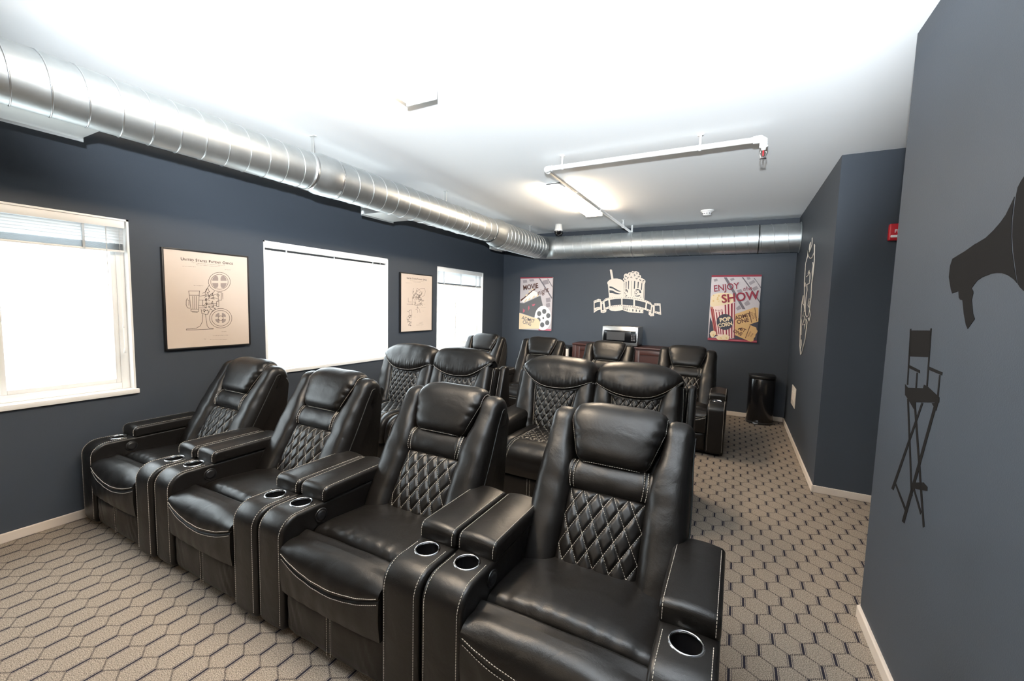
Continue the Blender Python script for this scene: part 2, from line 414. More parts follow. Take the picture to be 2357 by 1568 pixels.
def blind(y0, y1, z_open, z_bot, nstack, label, cord=True):
    """raised venetian blind: open slats from the headrail to z_open, a stack of slats from there to z_bot"""
    t = empty('window_blind', (-.028, (y0+y1)/2, WZ1-.012), label=label, cat='window blind'); hy = (y1-y0)/2-.02; zt = WZ1-.012
    b = MB(); b.box(-.022, .024, -hy, hy, -.05, 0, .003); b.build('headrail', WHITE, t, 'angle')
    def slat(z, tilt, wd=.025):
        b = MB(); rows = []
        for y in (-hy+.004, hy-.004):
            rows.append([(wd/2*k*cos(tilt), y, z+wd/2*k*sin(tilt)+.002*(1-k*k)) for k in (-1, -.4, .4, 1)])
            
        b.grid(rows); b.grid([[(x, y, z-.0007) for x, y, z in r] for r in rows[::-1]]); return b.build('slat', BLIND, t)
    z = -.062
    while z > z_open-zt+.006: slat(z, R(62)); z -= .0195
    zz = z_open-zt; n = nstack; dz = (zz-(z_bot-zt)-.014)/n
    for k in range(n): slat(zz-dz*(k+.5), R(4))
    b = MB(); b.box(-.014, .014, -hy+.002, hy-.002, z_bot-zt, z_bot-zt+.014, .003); b.build('bottom_rail', WHITE, t, 'angle')
    for yy in (-hy*.72, 0, hy*.72):
        b = MB(); b.box(-.016, .017, yy-.006, yy+.006, z_bot-zt-.001, -.05); b.build('ladder_tape', BLIND, t, False)
    if cord:
        b = MB(); b.tube([(.02, hy-.10, -.05), (.022, hy-.10, -.55)], .0028, 6); b.build('tilt_wand', WHITE, t)
        b = MB(); b.tube([(.02, hy-.03, -.05), (.021, hy-.032, -.88)], .0013, 5)
        b.lathe([(.0, .035), (.004, .03), (.007, 0), (0, 0)], (.021, hy-.032, -.92), 8); b.lathe([(.0, .03), (.0045, .02), (.0065, 0), (0, 0)], (.021, hy-.032, -.74), 8); b.build('lift_cord', WHITE, t)
    return t
window(1, *WINS[0], .165); window(2, *WINS[1], .0, True); window(3, *WINS[2], -.06)
blind(*WINS[0], 1.855, 1.797, 12, 'partly raised white venetian blind in the window left of the large patent print')
blind(*WINS[1], 1.960, 1.930, 12, 'white venetian blind drawn right up in the widest middle window')
blind(*WINS[2], 1.800, 1.765, 10, 'white venetian blind lowered a quarter way in the small window near the back corner')

# ------------------------------------------------------------------ galvanised ductwork
DX, DZ1, DZ3 = .86, 2.475, 2.455
DY = -.215
def ring(b, y, z, r, w=.02, p=.006):
    b.lathe([(r-.004, -w/2), (r+p, -w/2), (r+p, w/2), (r-.004, w/2)], (DX, y, z), 40, 'Y', close=True)
def helix(b, p0, p1, r, pitch, w=.0035, ph=0):
    p0 = Vector(p0); p1 = Vector(p1); ax = (p1-p0); L = ax.length; ax.normalize(); a = ax.orthogonal().normalized(); c = ax.cross(a)
    n = int(L/pitch*36); b.tube([p0+ax*(L*k/n)+(r+.0006)*(cos(2*pi*L*k/n/pitch+ph)*a+sin(2*pi*L*k/n/pitch+ph)*c) for k in range(n+1)], w, 5)
duct = empty('spiral_duct', (0, 0, 0), label='galvanised spiral air duct hung below ceiling along the window wall and the back wall', cat='air duct')
def dseg(name, pts, r, n=40):
    b = MB(); b.tube(pts, r, n, cap=False); return b.build(name, GALV, duct)
R1, R2, R3 = .137, .150, .182
def lin3(a, c, n): return [Vector(a).lerp(Vector(c), k/n) for k in range(n+1)]
y1, y2 = -4.60, -1.86
s1 = dseg('duct_section', lin3((DX, YF, DZ1), (DX, y1, DZ1), 12), R1)
s2 = dseg('duct_section', lin3((DX, y1+.16, DZ1), (DX, y2-.05, DZ1), 8), R2)
b = MB(); b.lathe([(R1+.003, -.02), (R1+.003, .02), (R2+.004, .075), (R2+.004, .20), (R2, .21)], (DX, y1, DZ1), 40, 'Y'); b.build('reducer', GALV, duct)
b = MB(); b.lathe([(R2+.003, -.10), (R2+.003, -.05), (R3+.003, .07), (R3+.003, .12)], (DX, y2, DZ1-.01), 40, 'Y'); b.build('reducer', GALV, duct)
# run 3: to the corner, a two-gore mitre, then along the back wall
er = .24
p3 = lin3((DX, y2+.10, DZ3), (DX, DY-er, DZ3), 6)
arc = [Vector((DX+er-er*cos(t), DY-er+er*sin(t), DZ3)) for t in (pi/4-.06, pi/4+.06)]
p4 = lin3((DX+er, DY, DZ3), (XR-.012, DY, DZ3), 8)
s3 = dseg('duct_section', p3+[arc[0]], R3); dseg('elbow', [p3[-1], arc[0], arc[1], p4[0]], R3+.001); s4 = dseg('duct_section', [arc[1]]+p4, R3)
for s, pp, r, pitch in ((s1, ((DX, YF, DZ1), (DX, y1, DZ1)), R1, .128), (s2, ((DX, y1+.2, DZ1), (DX, y2-.1, DZ1)), R2, .15), (s3, (p3[0], p3[-1]), R3, .105), (s4, (p4[0], p4[-1]), R3, .15)):
    b = MB(); helix(b, *pp, r, pitch); b.build('spiral_seam', GALV2, s)
for q in ((y1-.01, DZ1, R1, .03), (y1+.2, DZ1, R2, .05, .003), (-2.62, DZ1, R2, .012, .006)):
    b = MB(); ring(b, *q); b.build('band', GALV2, duct)
b = MB(); b.lathe([(R3, -.006), (R3+.008, -.006), (R3+.008, .006), (R3, .006)], (3.99, DY, DZ3), 40, 'X', close=True); b.build('band', PIPING, duct)
b = MB(); b.lathe([(R3, -.010), (R3+.004, -.010), (R3+.004, .010), (R3, .010)], (2.35, DY, DZ3), 40, 'X', close=True); b.build('band', GALV2, duct)
b = MB(); b.lathe([(R3, 0), (R3+.01, 0), (R3+.012, .012), (R3, .012)], (XR-.013, DY, DZ3), 40, 'X', close=True); b.build('wall_collar', GALV, duct)
for y, r, z in ((-7.9, R1, DZ1), (-6.3, R1, DZ1), (-4.555, R2, DZ1), (-2.89, R2, DZ1), (-.72, R3, DZ3)):
    b = MB(); b.box(DX-.012, DX+.012, y-.003, y+.003, z+r-.004, H); b.box(DX-.02, DX+.035, y-.012, y+.012, H-.004, H); b.build('hanger_strap', SHEET, duct, False)
b = MB(); b.box(2.31, 2.335, DY-.003, DY+.003, DZ3+R3-.003, H); b.build('hanger_strap', SHEET, duct, False)
# supply registers: boxes on the lower wall side of the duct
def register(ya, yb, z0, z1):
    """flat-sided boot on the wall side of the duct, grille facing the wall"""
    t = empty('supply_register'); t.parent = duct; x0 = .455
    b = MB(); b.box(x0, DX-.03, ya, yb, z0, z1); b.build('boot', SHEET, t, False)
    b = MB(); b.box(x0-.006, x0, ya-.015, yb+.015, z0-.012, z1+.015); b.build('flange', SHEET, t, False)
    n = int((yb-ya)/.03)
    for k in range(n):
        b = MB(); y = ya+.02+(yb-ya-.04)*k/(n-1); b.box(x0-.014, x0-.006, y-.004, y+.004, z0+.01, z1-.01); b.build('louvre', SHEET, t, False)
    return t
register(-7.0, -5.745, 2.375, 2.575)
register(-3.70, -3.285, 2.362, 2.575)
register(-1.24, -.885, 2.345, 2.575)

# ------------------------------------------------------------------ ceiling fittings
def ceiling_lamp(x, ya, yb, label):
    t = empty('ceiling_light', (x, (ya+yb)/2, H), label=label, cat='ceiling light', group='fluorescent ceiling lights'); hy = (yb-ya)/2
    b = MB(); b.box(-.10, .10, -hy, hy, -.018, 0, .004); b.build('housing', LAMPB, t, 'angle')
    b = MB(); loft(b, rpoly([(-.105, -.018, 0), (-.105, -.078, .02), (.105, -.078, .02), (.105, -.018, 0)], 4), -hy+.012, hy-.012, .002, 1, 1, axis='Y'); b.build('lens', LAMPM, t, 'angle')
    for s in (-1, 1):
        b = MB(); b.box(-.11, .11, s*hy-.012 if s > 0 else -hy, hy if s > 0 else -hy+.012, -.084, -.002, .004); b.build('end_cap', LAMPB, t, 'angle')
ceiling_lamp(2.10, -6.00, -4.76, 'glaring white fluorescent ceiling light over the front row')
ceiling_lamp(2.10, -9.35, -8.75, 'short added fill light on the ceiling out of view behind the camera')  # added out of view as weak warm fill for the seat leather
ceiling_lamp(2.10, -2.72, -1.40, 'lit fluorescent ceiling light beside the white sprinkler pipe at the back')
PZ = 2.655; PX, PY = 2.292, -3.40
pipe = empty('sprinkler_pipe', (PX, PY, PZ), label='white sprinkler pipe with an elbow running under the ceiling', cat='pipe')
b = MB(); b.tube([(.02, 0, 0), (1.575, 0, 0)], .0185, 14); b.build('branch_pipe', WHITE, pipe)
b = MB(); b.tube([(0, .02, 0), (0, -PY-.02, 0)], .0165, 14); b.build('feed_pipe', WHITE, pipe)
b = MB(); b.tube([(.055, 0, 0), (.02, .004, 0), (.006, .012, 0), (0, .03, 0), (0, .06, 0)], .025, 14); b.build('elbow', WHITE, pipe)
b = MB(); b.tube([(1.53, 0, 0), (1.575, 0, 0), (1.592, 0, -.012), (1.595, 0, -.045)], .026, 14); b.build('elbow', WHITE, pipe)
b = MB(); b.lathe([(.027, -.012), (.029, 0), (.027, .012)], (0, .76, 0), 14, 'Y'); b.build('coupling', WHITE, pipe)
for x, y in ((1.2, 0), (.15, 0), (0, 1.6), (0, 2.75)):
    b = MB(); b.tube([(x, y, .015), (x, y, H-PZ)], .008, 8)
    b.lathe([(.019, -.008), (.023, -.008), (.023, .008), (.019, .008)], (x, y, 0), 16, 'X' if y == 0 else 'Y', close=True); b.lathe([(0, -.006), (.02, -.006), (.022, 0)], (x, y, H-PZ), 12); b.build('pipe_hanger', WHITE, pipe)
sh = empty('sprinkler_head', (1.595, 0, -.045)); sh.parent = pipe
b = MB(); b.lathe([(0, 0), (.026, 0), (.026, -.010), (.015, -.014), (.013, -.03), (.0, -.03)], n=18); b.build('fitting', WHITE, sh)
b = MB(); b.tube([(-.013, 0, -.028), (-.019, 0, -.05), (-.015, 0, -.068), (-.003, 0, -.082)], .003, 6); b.tube([(.013, 0, -.028), (.019, 0, -.05), (.015, 0, -.068), (.003, 0, -.082)], .003, 6); b.build('frame_arms', CHROME, sh)
b = MB(); b.lathe([(0, -.03), (.0045, -.034), (.0045, -.064), (0, -.07)], n=10); b.build('glass_bulb', RED, sh)
b = MB(); b.lathe([(0, -.08), (.02, -.083), (.021, -.086), (0, -.087)], n=16); b.build('deflector', CHROME, sh)
cm = empty('security_camera', (1.315, -.66, H), label='white dome security camera on the ceiling near the duct corner', cat='camera')
b = MB(); b.lathe([(0, 0), (.052, 0), (.058, -.075), (.064, -.085), (.064, -.098), (.0, -.1)], n=28); b.build('housing', WHITE, cm)
b = MB(); b.lathe([(.058, -.098), (.055, -.125), (.04, -.148), (.02, -.158), (0, -.16)], n=28); b.build('dome', GLOSSB, cm)
b = MB(); b.lathe([(.062, -.097), (.0655, -.1), (.060, -.112)], n=28); b.build('trim_ring', CHROME, cm)
sd = empty('smoke_detector', (3.39, -.86, H), label='round white smoke detector on the ceiling above the back duct', cat='smoke detector')
b = MB(); b.lathe([(0, 0), (.078, 0), (.078, -.012), (.066, -.018), (.052, -.03), (.05, -.052), (.042, -.06), (0, -.062)], n=32); b.build('housing', WHITE, sd)
for k in range(12):
    a = 2*pi*k/12; b = MB(); b.box(-.006, .006, -.002, .003, -.048, -.036); o = b.build('vent_slot', BLACKP, sd, False); o.rotation_euler = (0, 0, a); o.location = (.05*sin(a), -.05*cos(a), 0)

# ------------------------------------------------------------------ wall devices
fa = empty('fire_alarm', (4.835, YC, 2.122), label='red fire alarm strobe on the facing wall, half hidden by the near wall', cat='fire alarm')
b = MB(); b.box(-.06, .06, -.045, 0, -.062, .062, .008, 3); b.build('body', RED, fa, 'angle')
MF = frameM((0, -.045, 0), (1, 0, 0), (0, 0, 1)); b = MB(); text(b, 'FIRE', .034, MF, 0, .004, .0008, bold=.0008); b.build('lettering', WHITE, fa, False)
b = MB(); b.box(-.052, .052, -.054, -.044, -.042, -.024, .004); b.build('strobe_lens', WHITE, fa, 'angle')
b = MB(); b.lathe([(0, -.004), (.006, -.004), (.006, 0)], (.03, -.044, .045), 10, 'Y'); b.build('sounder_hole', BLACKP, fa)
wp = empty('wall_plate', (XR, -.845, .51), label='cream multi-gang wall plate low on the right wall behind the trash can', cat='wall plate')
b = MB(); b.box(-.008, 0, -.175, .175, -.115, .115, .004); b.build('cover', OFFW, wp, 'angle')
b = MB()
for k in range(4): b.box(-.011, -.007, -.135+.075*k, -.095+.075*k, -.05, .05, .002)
b.build('socket_inserts', TRIM, wp, 'angle')

# ------------------------------------------------------------------ recliners
def nz(v, s, a):                # small soft irregularity of upholstery
    return a*noise.noise(Vector(v)*s)
def gv(f): return f-math.floor(f)
def quilt(u, v, W, Hh, d):
    a = abs(sin(pi*(u/W+v/Hh))); c = abs(sin(pi*(u/W-v/Hh)))
    return d*(min(1, (a*1.5))**.7*min(1, (c*1.5))**.7)
class Lean:                    # frame of a leaning back: x across, s up along it, n outwards
    def __init__(s, y0, z0, deg): s.o = Vector((0, y0, z0)); s.d = Vector((0, sin(R(deg)), cos(R(deg)))); s.n = Vector((0, -cos(R(deg)), sin(R(deg))))
    def p(s, x, t, n): return s.o+s.d*t+s.n*n+Vector((x, 0, 0))
def back_path(L, s0, s1, rr, ang, n_arc=10, step=.03, tail=.05):
    """stations (point, tangent normal) going up the back, over its top and down behind"""
    st = []; n = max(2, int((s1-s0)/step))
    for k in range(n+1): st.append((L.p(0, s0+(s1-s0)*k/n, 0), L.n.copy()))
    c = L.p(0, s1, -rr)
    for k in range(1, n_arc+1):
        a = R(ang)*k/n_arc; nn = Matrix.Rotation(-a, 3, 'X') @ L.n; st.append((c+nn*rr, nn))
    p, nn = st[-1]; t = Vector((0, nn.z, -nn.y)); 
    if t.z > 0: t = -t
    st.append((p+t*tail, nn)); return st
def stitch(mb_paths, name, parent):
    b = MB()
    for pts, nr in mb_paths: b.dashes(pts, nr)
    if b.v: return tag(b.build(name, THREAD, parent, False), kind='stuff')

def arm_profile(yf, yb, zt, rf):
    return rpoly([(yf, .035, .02), (yf, zt, rf), (yb, zt, .03), (yb, .035, .02)], 9)

def make_recliner():
    root = empty('recliner')
    XI, XO_ = .2925, .4655
    # ---- base
    b = MB(); b.box(-.43, .43, -.40, .33, 0, .06, .01); b.build('base', BLACKP, root, 'angle')
    # ---- arms with cup holders, pads
    prof = arm_profile(-.485, .27, .543, .085)
    me_arm = None
    for s in (-1, 1):
        b = MB(); x0, x1 = (XI, XO_) if s > 0 else (-XO_, -XI)
        loft(b, prof, x0, x1, .016, 4, 6, .004); a = b.build('armrest', LEA, root, fix=True)
        # drill the cup well
        cx = s*.378; cy = -.325
        cb = MB(); cb.lathe([(0, .46), (.0445, .46), (.0445, .60), (0, .60)], (cx, cy, 0), 40); cut = cb.build('cutter', LEA, fix=True)
        md = a.modifiers.new('b', 'BOOLEAN'); md.operation = 'DIFFERENCE'; md.solver = 'EXACT'; md.object = cut
        dg = bpy.context.evaluated_depsgraph_get(); me = bpy.data.meshes.new_from_object(a.evaluated_get(dg)); a.modifiers.clear(); old = a.data; a.data = me; me.name = 'armrest'; bpy.data.meshes.remove(old); bpy.data.objects.remove(cut)
        me.polygons.foreach_set('use_smooth', [True]*len(me.polygons))
        try: me.set_sharp_from_angle(angle=R(50))
        except Exception: pass
        # stitching along both edges of front and top
        top = [p for p in prof if p[0] < -.19]
        i0 = [i for i, p in enumerate(prof)]
        path = []
        fr = [(-.4855, .06+.02*k) for k in range(20)]
        arcp = [(-.485+.085*(1-cos(t)), .543-.085*(1-sin(t))) for t in [pi/2*k/10 for k in range(11)]]
        line = [(-.40+.02*k, .543) for k in range(1, 6)]
        full = [(y, z) for y, z in fr if z < .455]+arcp+line
        nr = []
        for y, z in full:
            if z <= .459 and y < -.48: nr.append(Vector((0, -1, 0)))
            elif y > -.40: nr.append(Vector((0, 0, 1)))
            else: nr.append(Vector((0, y+.40, z-.458)).normalized())
        ps = []
        for xx in (x0+.017, x1-.017): ps.append(([Vector((xx, y, z)) for y, z in full], nr))
        stitch(ps, 'stitching', a)
        # cup holder: chrome ring and black well
        ch = empty('cup_holder', (cx, cy, .543)); ch.parent = root
        b = MB(); b.lathe([(.0428, -.004), (.0432, .0040), (.0455, .0062), (.0490, .0058), (.0515, .0025), (.052, -.002)], n=40); b.build('ring', CHROME, ch)
        b = MB(); b.lathe([(.0440, .002), (.0430, -.075), (.039, -.079), (0, -.08)], n=32); b.build('cup_well', CUPIN, ch)
        # storage lid pad
        pp = rpoly([(-.268, .535, .012), (-.268, .608, .030), (.17, .608, .03), (.17, .535, .012)], 7)
        b = MB(); px0, px1 = (XI-.005, XO_+.0005) if s > 0 else (-XO_-.0005, -XI+.005)
        loft(b, pp, px0, px1, .016, 4, 6, .003); b.v = [(x, y, z+(.006*cos(pi*(x-(px0+px1)/2)/(px1-px0)) if z > .58 else 0)) for x, y, z in b.v]
        pad = b.build('arm_pad', LEA, root, fix=True)
        fullp = [(-.268, .55), (-.2685, .575)]+[(-.268+.03*(1-cos(t)), .578+.03*sin(t)) for t in [pi/2*k/6 for k in range(7)]]+[(-.23+.02*k, .608) for k in range(19)]
        nrp = [Vector((0, -1, 0))]*2+[Vector((0, -cos(t), sin(t))) for t in [pi/2*k/6 for k in range(7)]]+[Vector((0, 0, 1))]*19
        stitch([([Vector((xx, y, z)) for y, z in fullp], nrp) for xx in (px0+.014, px1-.014)], 'stitching', pad)
    # round push button on the inner face of the arm at the sitter's right
    b = MB(); b.lathe([(.034, 0), (.034, .004), (.030, .007), (.025, .0045), (.024, .0085), (.016, .010), (0, .010)], (-XI-.002, -.285, .487), 28, 'X'); b.build('recline_button', BLACKP, root)
    # ---- seat: rear cushion, front flap, footrest panel
    def zc(x): return 1-(abs(x)/.29)**2.6
    rows = []; sw = .2895
    yy = [-.336]+[-.335+.004*k for k in range(1, 8)]+[-.30+.025*k for k in range(17)]
    for i in range(41):
        x = -sw+2*sw*i/40; row = []
        for y in yy:
            t = (y+.336)/.43; e = min(1, (y+.336)/.045); z = .405+.056*(1-(1-e)**2.4)**.5*1.0
            z += .012*zc(x)*min(1, e)-.018*(1-zc(x))-.02*t+.006*sin(pi*min(1, t*1.6))
            z += nz((x*1.0, y, 1.3), 9, .0035)+.0035*sin(x*95+nz((x, y, 2), 14, 3))*math.exp(-((y+.305)/.03)**2)*(.4+.6*abs(x)/.29)
            row.append((x, y, z))
        row = [(x, -.336, .36)]+row+[(x, .11, .36)]
        rows.append(row)
    b = MB(); b.grid(rows); b.grid([[(x*1.0, r[0][1], .36), (x, r[-1][1], .36)] for r, x in ((rows[0], -sw), (rows[-1], sw))])
    b.build('seat_cushion', LEA, root)
    def zs(x): return .350+.062*(abs(x)/.29)**2
    def front(x, t):
        """t 0..1: crease, top, round nose, seam, apron down to z .235"""
        zS = zs(x); yS = -.490-.010*(1-(abs(x)/.29)**2)
        if t < .22:
            e = t/.22; y = -.342-.03*e; z = .40+.062*(1-(1-e)**2.2)**.5
        elif t < .5:
            e = (t-.22)/.28; y = -.372-.055*e; z = .462-.004*e
        elif t < .75:
            e = (t-.5)/.25; a = e*pi/2; y = -.427+(yS-.006+.427)*sin(a); z = zS+(.458-zS)*cos(a)
        elif t < .80:
            e = (t-.75)/.05; y = yS-.006+.012*sin(pi*e)*1.0; z = zS-.010*e
        else:
            e = (t-.80)/.20; y = yS-.004-.004*sin(pi*e)+.006*e; z = (zS-.010)*(1-e)+.235*e
        cr = zc(x); k = max(0, 1-abs(t-.4)/.4)
        z += (.008*cr-.014*(1-cr))*k; z += nz((x, y*2, z+4), 8, .004)*min(1, t*6)*(1 if t < .75 else .4)
        y += nz((x*2, z, 9), 10, .003)*(1 if t > .6 else 0)
        return Vector((x, y, z))
    ts = [k/60 for k in range(61)]; rows = [[front(-sw+2*sw*i/40, t) for t in ts] for i in range(41)]
    b = MB(); b.grid(rows)
    for r in (rows[0], rows[-1]): b.grid([r, [Vector((p.x, min(-.345, p.y+.12), min(p.z, .40))) for p in r]])
    ff = b.build('seat_front', LEA, root)
    ps = []
    for t, dn in ((.735, 1), (.815, 1)):
        pts = [front(-sw+.008+(2*sw-.016)*i/60, t) for i in range(61)]; ps.append((pts, Vector((0, -.9, .35)).normalized()))
    stitch(ps, 'stitching', ff)
    rows = []
    for i in range(41):
        x = -.285+.57*i/40; e = 1-(abs(x)/.285)**6; row = []
        for k in range(17):
            v = k/16; z = .045+.185*v; q = (1-abs(2*v-1)**4)**.5*e**.5 if e > 0 else 0
            y = -.462-.022*q+.006*math.exp(-(x/.006)**2)*q
            y += .0035*sin(z*60+x*140)*math.exp(-((abs(x)-.23)/.05)**2)*q+nz((x, z, 6), 9, .003)
            row.append((x, y, z))
        rows.append([(x, -.43, .045)]+row+[(x, -.43, .23)])
    b = MB(); b.grid(rows); fp = b.build('footrest_panel', LEA, root)
    stitch([([Vector((xx, -.484+.003, .05+.006*k)) for k in range(30)], Vector((0, -1, 0))) for xx in (-.011, .011)], 'stitching', fp)
    b = MB(); b.box(-.287, .287, -.44, .30, .06, .38, .01); b.build('seat_box', PIPING, root, 'angle')
    # ---- back
    L = Lean(.03, .43, 30)
    def shellpoly(): return rpoly([(.02, .30, .01), (.36, .885, .03), (.40, .93, .03), (.44, .915, .03), (.455, .87, .03), (.37, .08, .02), (.08, .08, .02)], 5)
    b = MB(); loft(b, shellpoly(), -.312, .312, .012, 3, 2, 0); shl = b.build('back_shell', LEA, root, fix=True)
    # lumbar quilt
    s0, s1 = -.08, .312
    def lum(a, c):
        s = s0+(s1-s0)*c; w = .186-.010*c; x = a*w
        edge = max(0, (1-abs(a)**7))*max(0, 1-abs(2*c-1)**14)
        h = -.03+.050*edge**.5+.016*(1-a*a)*sin(pi*min(1, c*.9+.1))+quilt(x, s-.01, .066, .118, .009)*edge
        return x, s, h
    na, nc = 96, 110; rows = [[L.p(*lum(-1+2*i/na, k/nc)) for k in range(nc+1)] for i in range(na+1)]
    b = MB(); b.grid(rows); lp = b.build('lumbar_panel', LEA, root)
    ps = []
    def lumxy(x, s):
        c = (s-s0)/(s1-s0); w = .186-.010*c; return L.p(*lum(x/w, c))
    for sg in (1, -1):
        for k in range(-12, 13):
            pts = []; run = []
            for j in range(121):
                s = s0+(s1-s0)*j/120; x = .066*(k-sg*(s-.01)/.118)
                if abs(x) < .166 and s0+.02 < s < s1-.012: run.append(lumxy(x, s))
            if len(run) > 3: ps.append((run, L.n))
    stitch(ps, 'stitching', lp)
    # horizontal roll between lumbar panel and head pillow
    rows = []
    for i in range(49):
        x = -.19+.38*i/48; row = []
        for k in range(21):
            t = pi*k/20; s = .366-.066*cos(t); n = -.010+.040*sin(t)**.75
            pk = .0035*sin(s*40+x*120)*math.exp(-((abs(x)-.155)/.02)**2)
            seam = -.012*math.exp(-((abs(x)-.160)/.006)**2)
            row.append(L.p(x, s, n+pk+seam+nz((x, s, 3), 12, .003)))
        rows.append(row)
    b = MB(); b.grid(rows); bd = b.build('back_roll', LEA, root)
    ps = []
    for sg in (-1, 1):
        for dx in (-.008, .008):
            pts = []; nr = []
            for k in range(3, 18):
                t = pi*k/20; pts.append(L.p(sg*(.160+dx+.012*(sin(t)-1)), .366-.066*cos(t), -.008+.040*sin(t)**.75)); nr.append((L.n*sin(t)-L.d*cos(t)).normalized())
            ps.append((pts, nr))
    stitch(ps, 'stitching', bd)
    # side bolsters
    for sg in (-1, 1):
        st = back_path(L, -.09, .595, .045, 150, 12, .025, .07); rows = []; N_ = len(st); dist = 0; seam = []; seamn = []
        for q, (p, nn) in enumerate(st):
            if q: dist += (p-st[q-1][0]).length
            s = -.09+dist
            k = min(1, max(0, (s-.36)/.20)); k = k*k*(3-2*k)
            xi = .158+.040*k; xo = .325+.012*sin(pi*min(1, (s+.09)/.6)); Hh = .100-.012*k
            if q < 2: Hh *= .75+.12*q
            if s > .66: xo -= .012*(s-.66)/.15
            xc, w = (xi+xo)/2, (xo-xi)/2; row = []
            tt = nn.cross(Vector((1, 0, 0)))
            for m in range(23):
                th = pi*(1-m/22); cx_ = cos(th); sn = sin(th)
                x = xc+w*math.copysign(abs(cx_)**(2/3.2), cx_); n = -.048+Hh*abs(sn)**(2/2.5)
                wr = .0075*sin(s*62+nz((x*3, s, sg), 6, 2.5))*max(0, abs(cx_)-.25)*(1 if s > .36 else .55)*sn**.4
                n += wr*.8+nz((x, s*1.3, 5+sg), 9, .006)*sn
                # creases where the bolster is pulled at the roll
                n -= .010*math.exp(-((s-.30-.3*(x-.2))/.012)**2)*max(0, 1-(x-xi)/.13)
                row.append(Vector((sg*x, p.y, p.z))+nn*n)
            row.append(Vector((sg*xo, p.y, p.z))+nn*(-.095 if s < .5 else -.055))
            rows.append(row if sg > 0 else row)
            sp = Vector((sg*(xo-.0005), p.y, p.z))+nn*(-.022)
            if q > 33: continue
            seam.append(sp); seamn.append((Vector((sg, 0, 0))+nn*.5).normalized())
        b = MB(); b.grid(rows); bo = b.build('side_bolster', LEA, root, fix=True)
        stitch([(seam, seamn)], 'stitching', bo)
        b = MB(); b.tube([p+n*.001-Vector((0, 0, 0)) for p, n in zip(seam, seamn)], .0035, 6); b.build('piping', PIPING, bo)
    # head pillow hanging over the top
    st = back_path(L, .415, .618, .042, 165, 14, .012, .10); rows = []; dist = 0; edges = {-1: [], 1: []}; en = {-1: [], 1: []}; tot = sum((st[q][0]-st[q-1][0]).length for q in range(1, len(st))); low = []; lown = []
    fine = []
    for q in range(len(st)-1):
        for j in range(2): fine.append((st[q][0].lerp(st[q+1][0], j/2), st[q][1].lerp(st[q+1][1], j/2).normalized()))
    fine.append(st[-1])
    for q, (p, nn) in enumerate(fine):
        if q: dist += (p-fine[q-1][0]).length
        t = dist/tot; e = max(0, 1-abs(1-t/.5)**5 if t < .5 else 1)
        e = (max(0, 1-(1-min(1, t/.20))**2.6))**.5
        e2 = (max(0, 1-max(0, (t-.75)/.25)**3))**.5
        w = .153+.061*min(1, t/.44)-.014*max(0, (t-.5)/.5); row = []
        if t < .10: w -= .045*(1-(1-(1-t/.10)**2)**.5)
        Hh = .012+.062*e*e2*(1-.22*max(0, (t-.35)/.65))
        for m in range(41):
            th = pi*(1-m/40); c_ = cos(th); sn = sin(th)
            x = w*math.copysign(abs(c_)**(2/5.0), c_); n = -.010+Hh*abs(sn)**(2/3.4)
            ed = math.exp(-((abs(x)/w-.93)/.10)**2)
            n += .0075*(abs(sin(dist*62+nz((x*2, dist*3, 7), 4, 3)))-.6)*ed*sn**.3*e+nz((x, dist, 11), 8, .005)*sn*e
            row.append(Vector((x, p.y, p.z))+nn*n)
        rows.append(row)
        for sg in (-1, 1):
            edges[sg].append(Vector((sg*(w-.004), p.y, p.z))+nn*(-.010+Hh*.45)); en[sg].append((nn*.7+Vector((sg, 0, 0))).normalized())
    b = MB(); b.grid(rows); hp = b.build('head_pillow', LEA, root, fix=True)
    ps = []
    for sg in (-1, 1): ps.append((edges[sg][1:], en[sg][1:]))
    lowp = [rows[1][m]+L.n*.001 for m in range(3, 38)]; ps.append((lowp, L.n))
    stitch(ps, 'stitching', hp)
    return root
REC = make_recliner()
FRONT = ((.540, -5.228, 'black leather recliner against the window wall, leftmost in the front row', ),
         (1.477, -5.212, 'black leather recliner below the wide window, second from the left in the front row'),
         (2.414, -5.202, 'black leather recliner third from the left in the front row, before the gap between loveseats'),
         (3.351, -5.195, 'large black leather recliner nearest the carpeted aisle, at the right end of the front row'))
BACKR = ((.469, -1.68, 'black recliner in the back row by the small corner window'),
         (1.401, -1.66, 'black recliner in the back row below the movie night poster'),
         (2.348, -1.65, 'black recliner in the back row in front of the microwave'),
         (3.295, -1.59, 'black recliner at the right end of the back row near the trash can'))
first = True
for row, g in ((FRONT, 'front row recliners'), (BACKR, 'back row recliners')):
    for x, y, lab in row:
        o = REC if first else dup(REC); first = False
        o.location = (x, y, 0); o.scale = (1, 1, 1.018 if row is BACKR else 1); tag(o, lab, 'recliner', g)

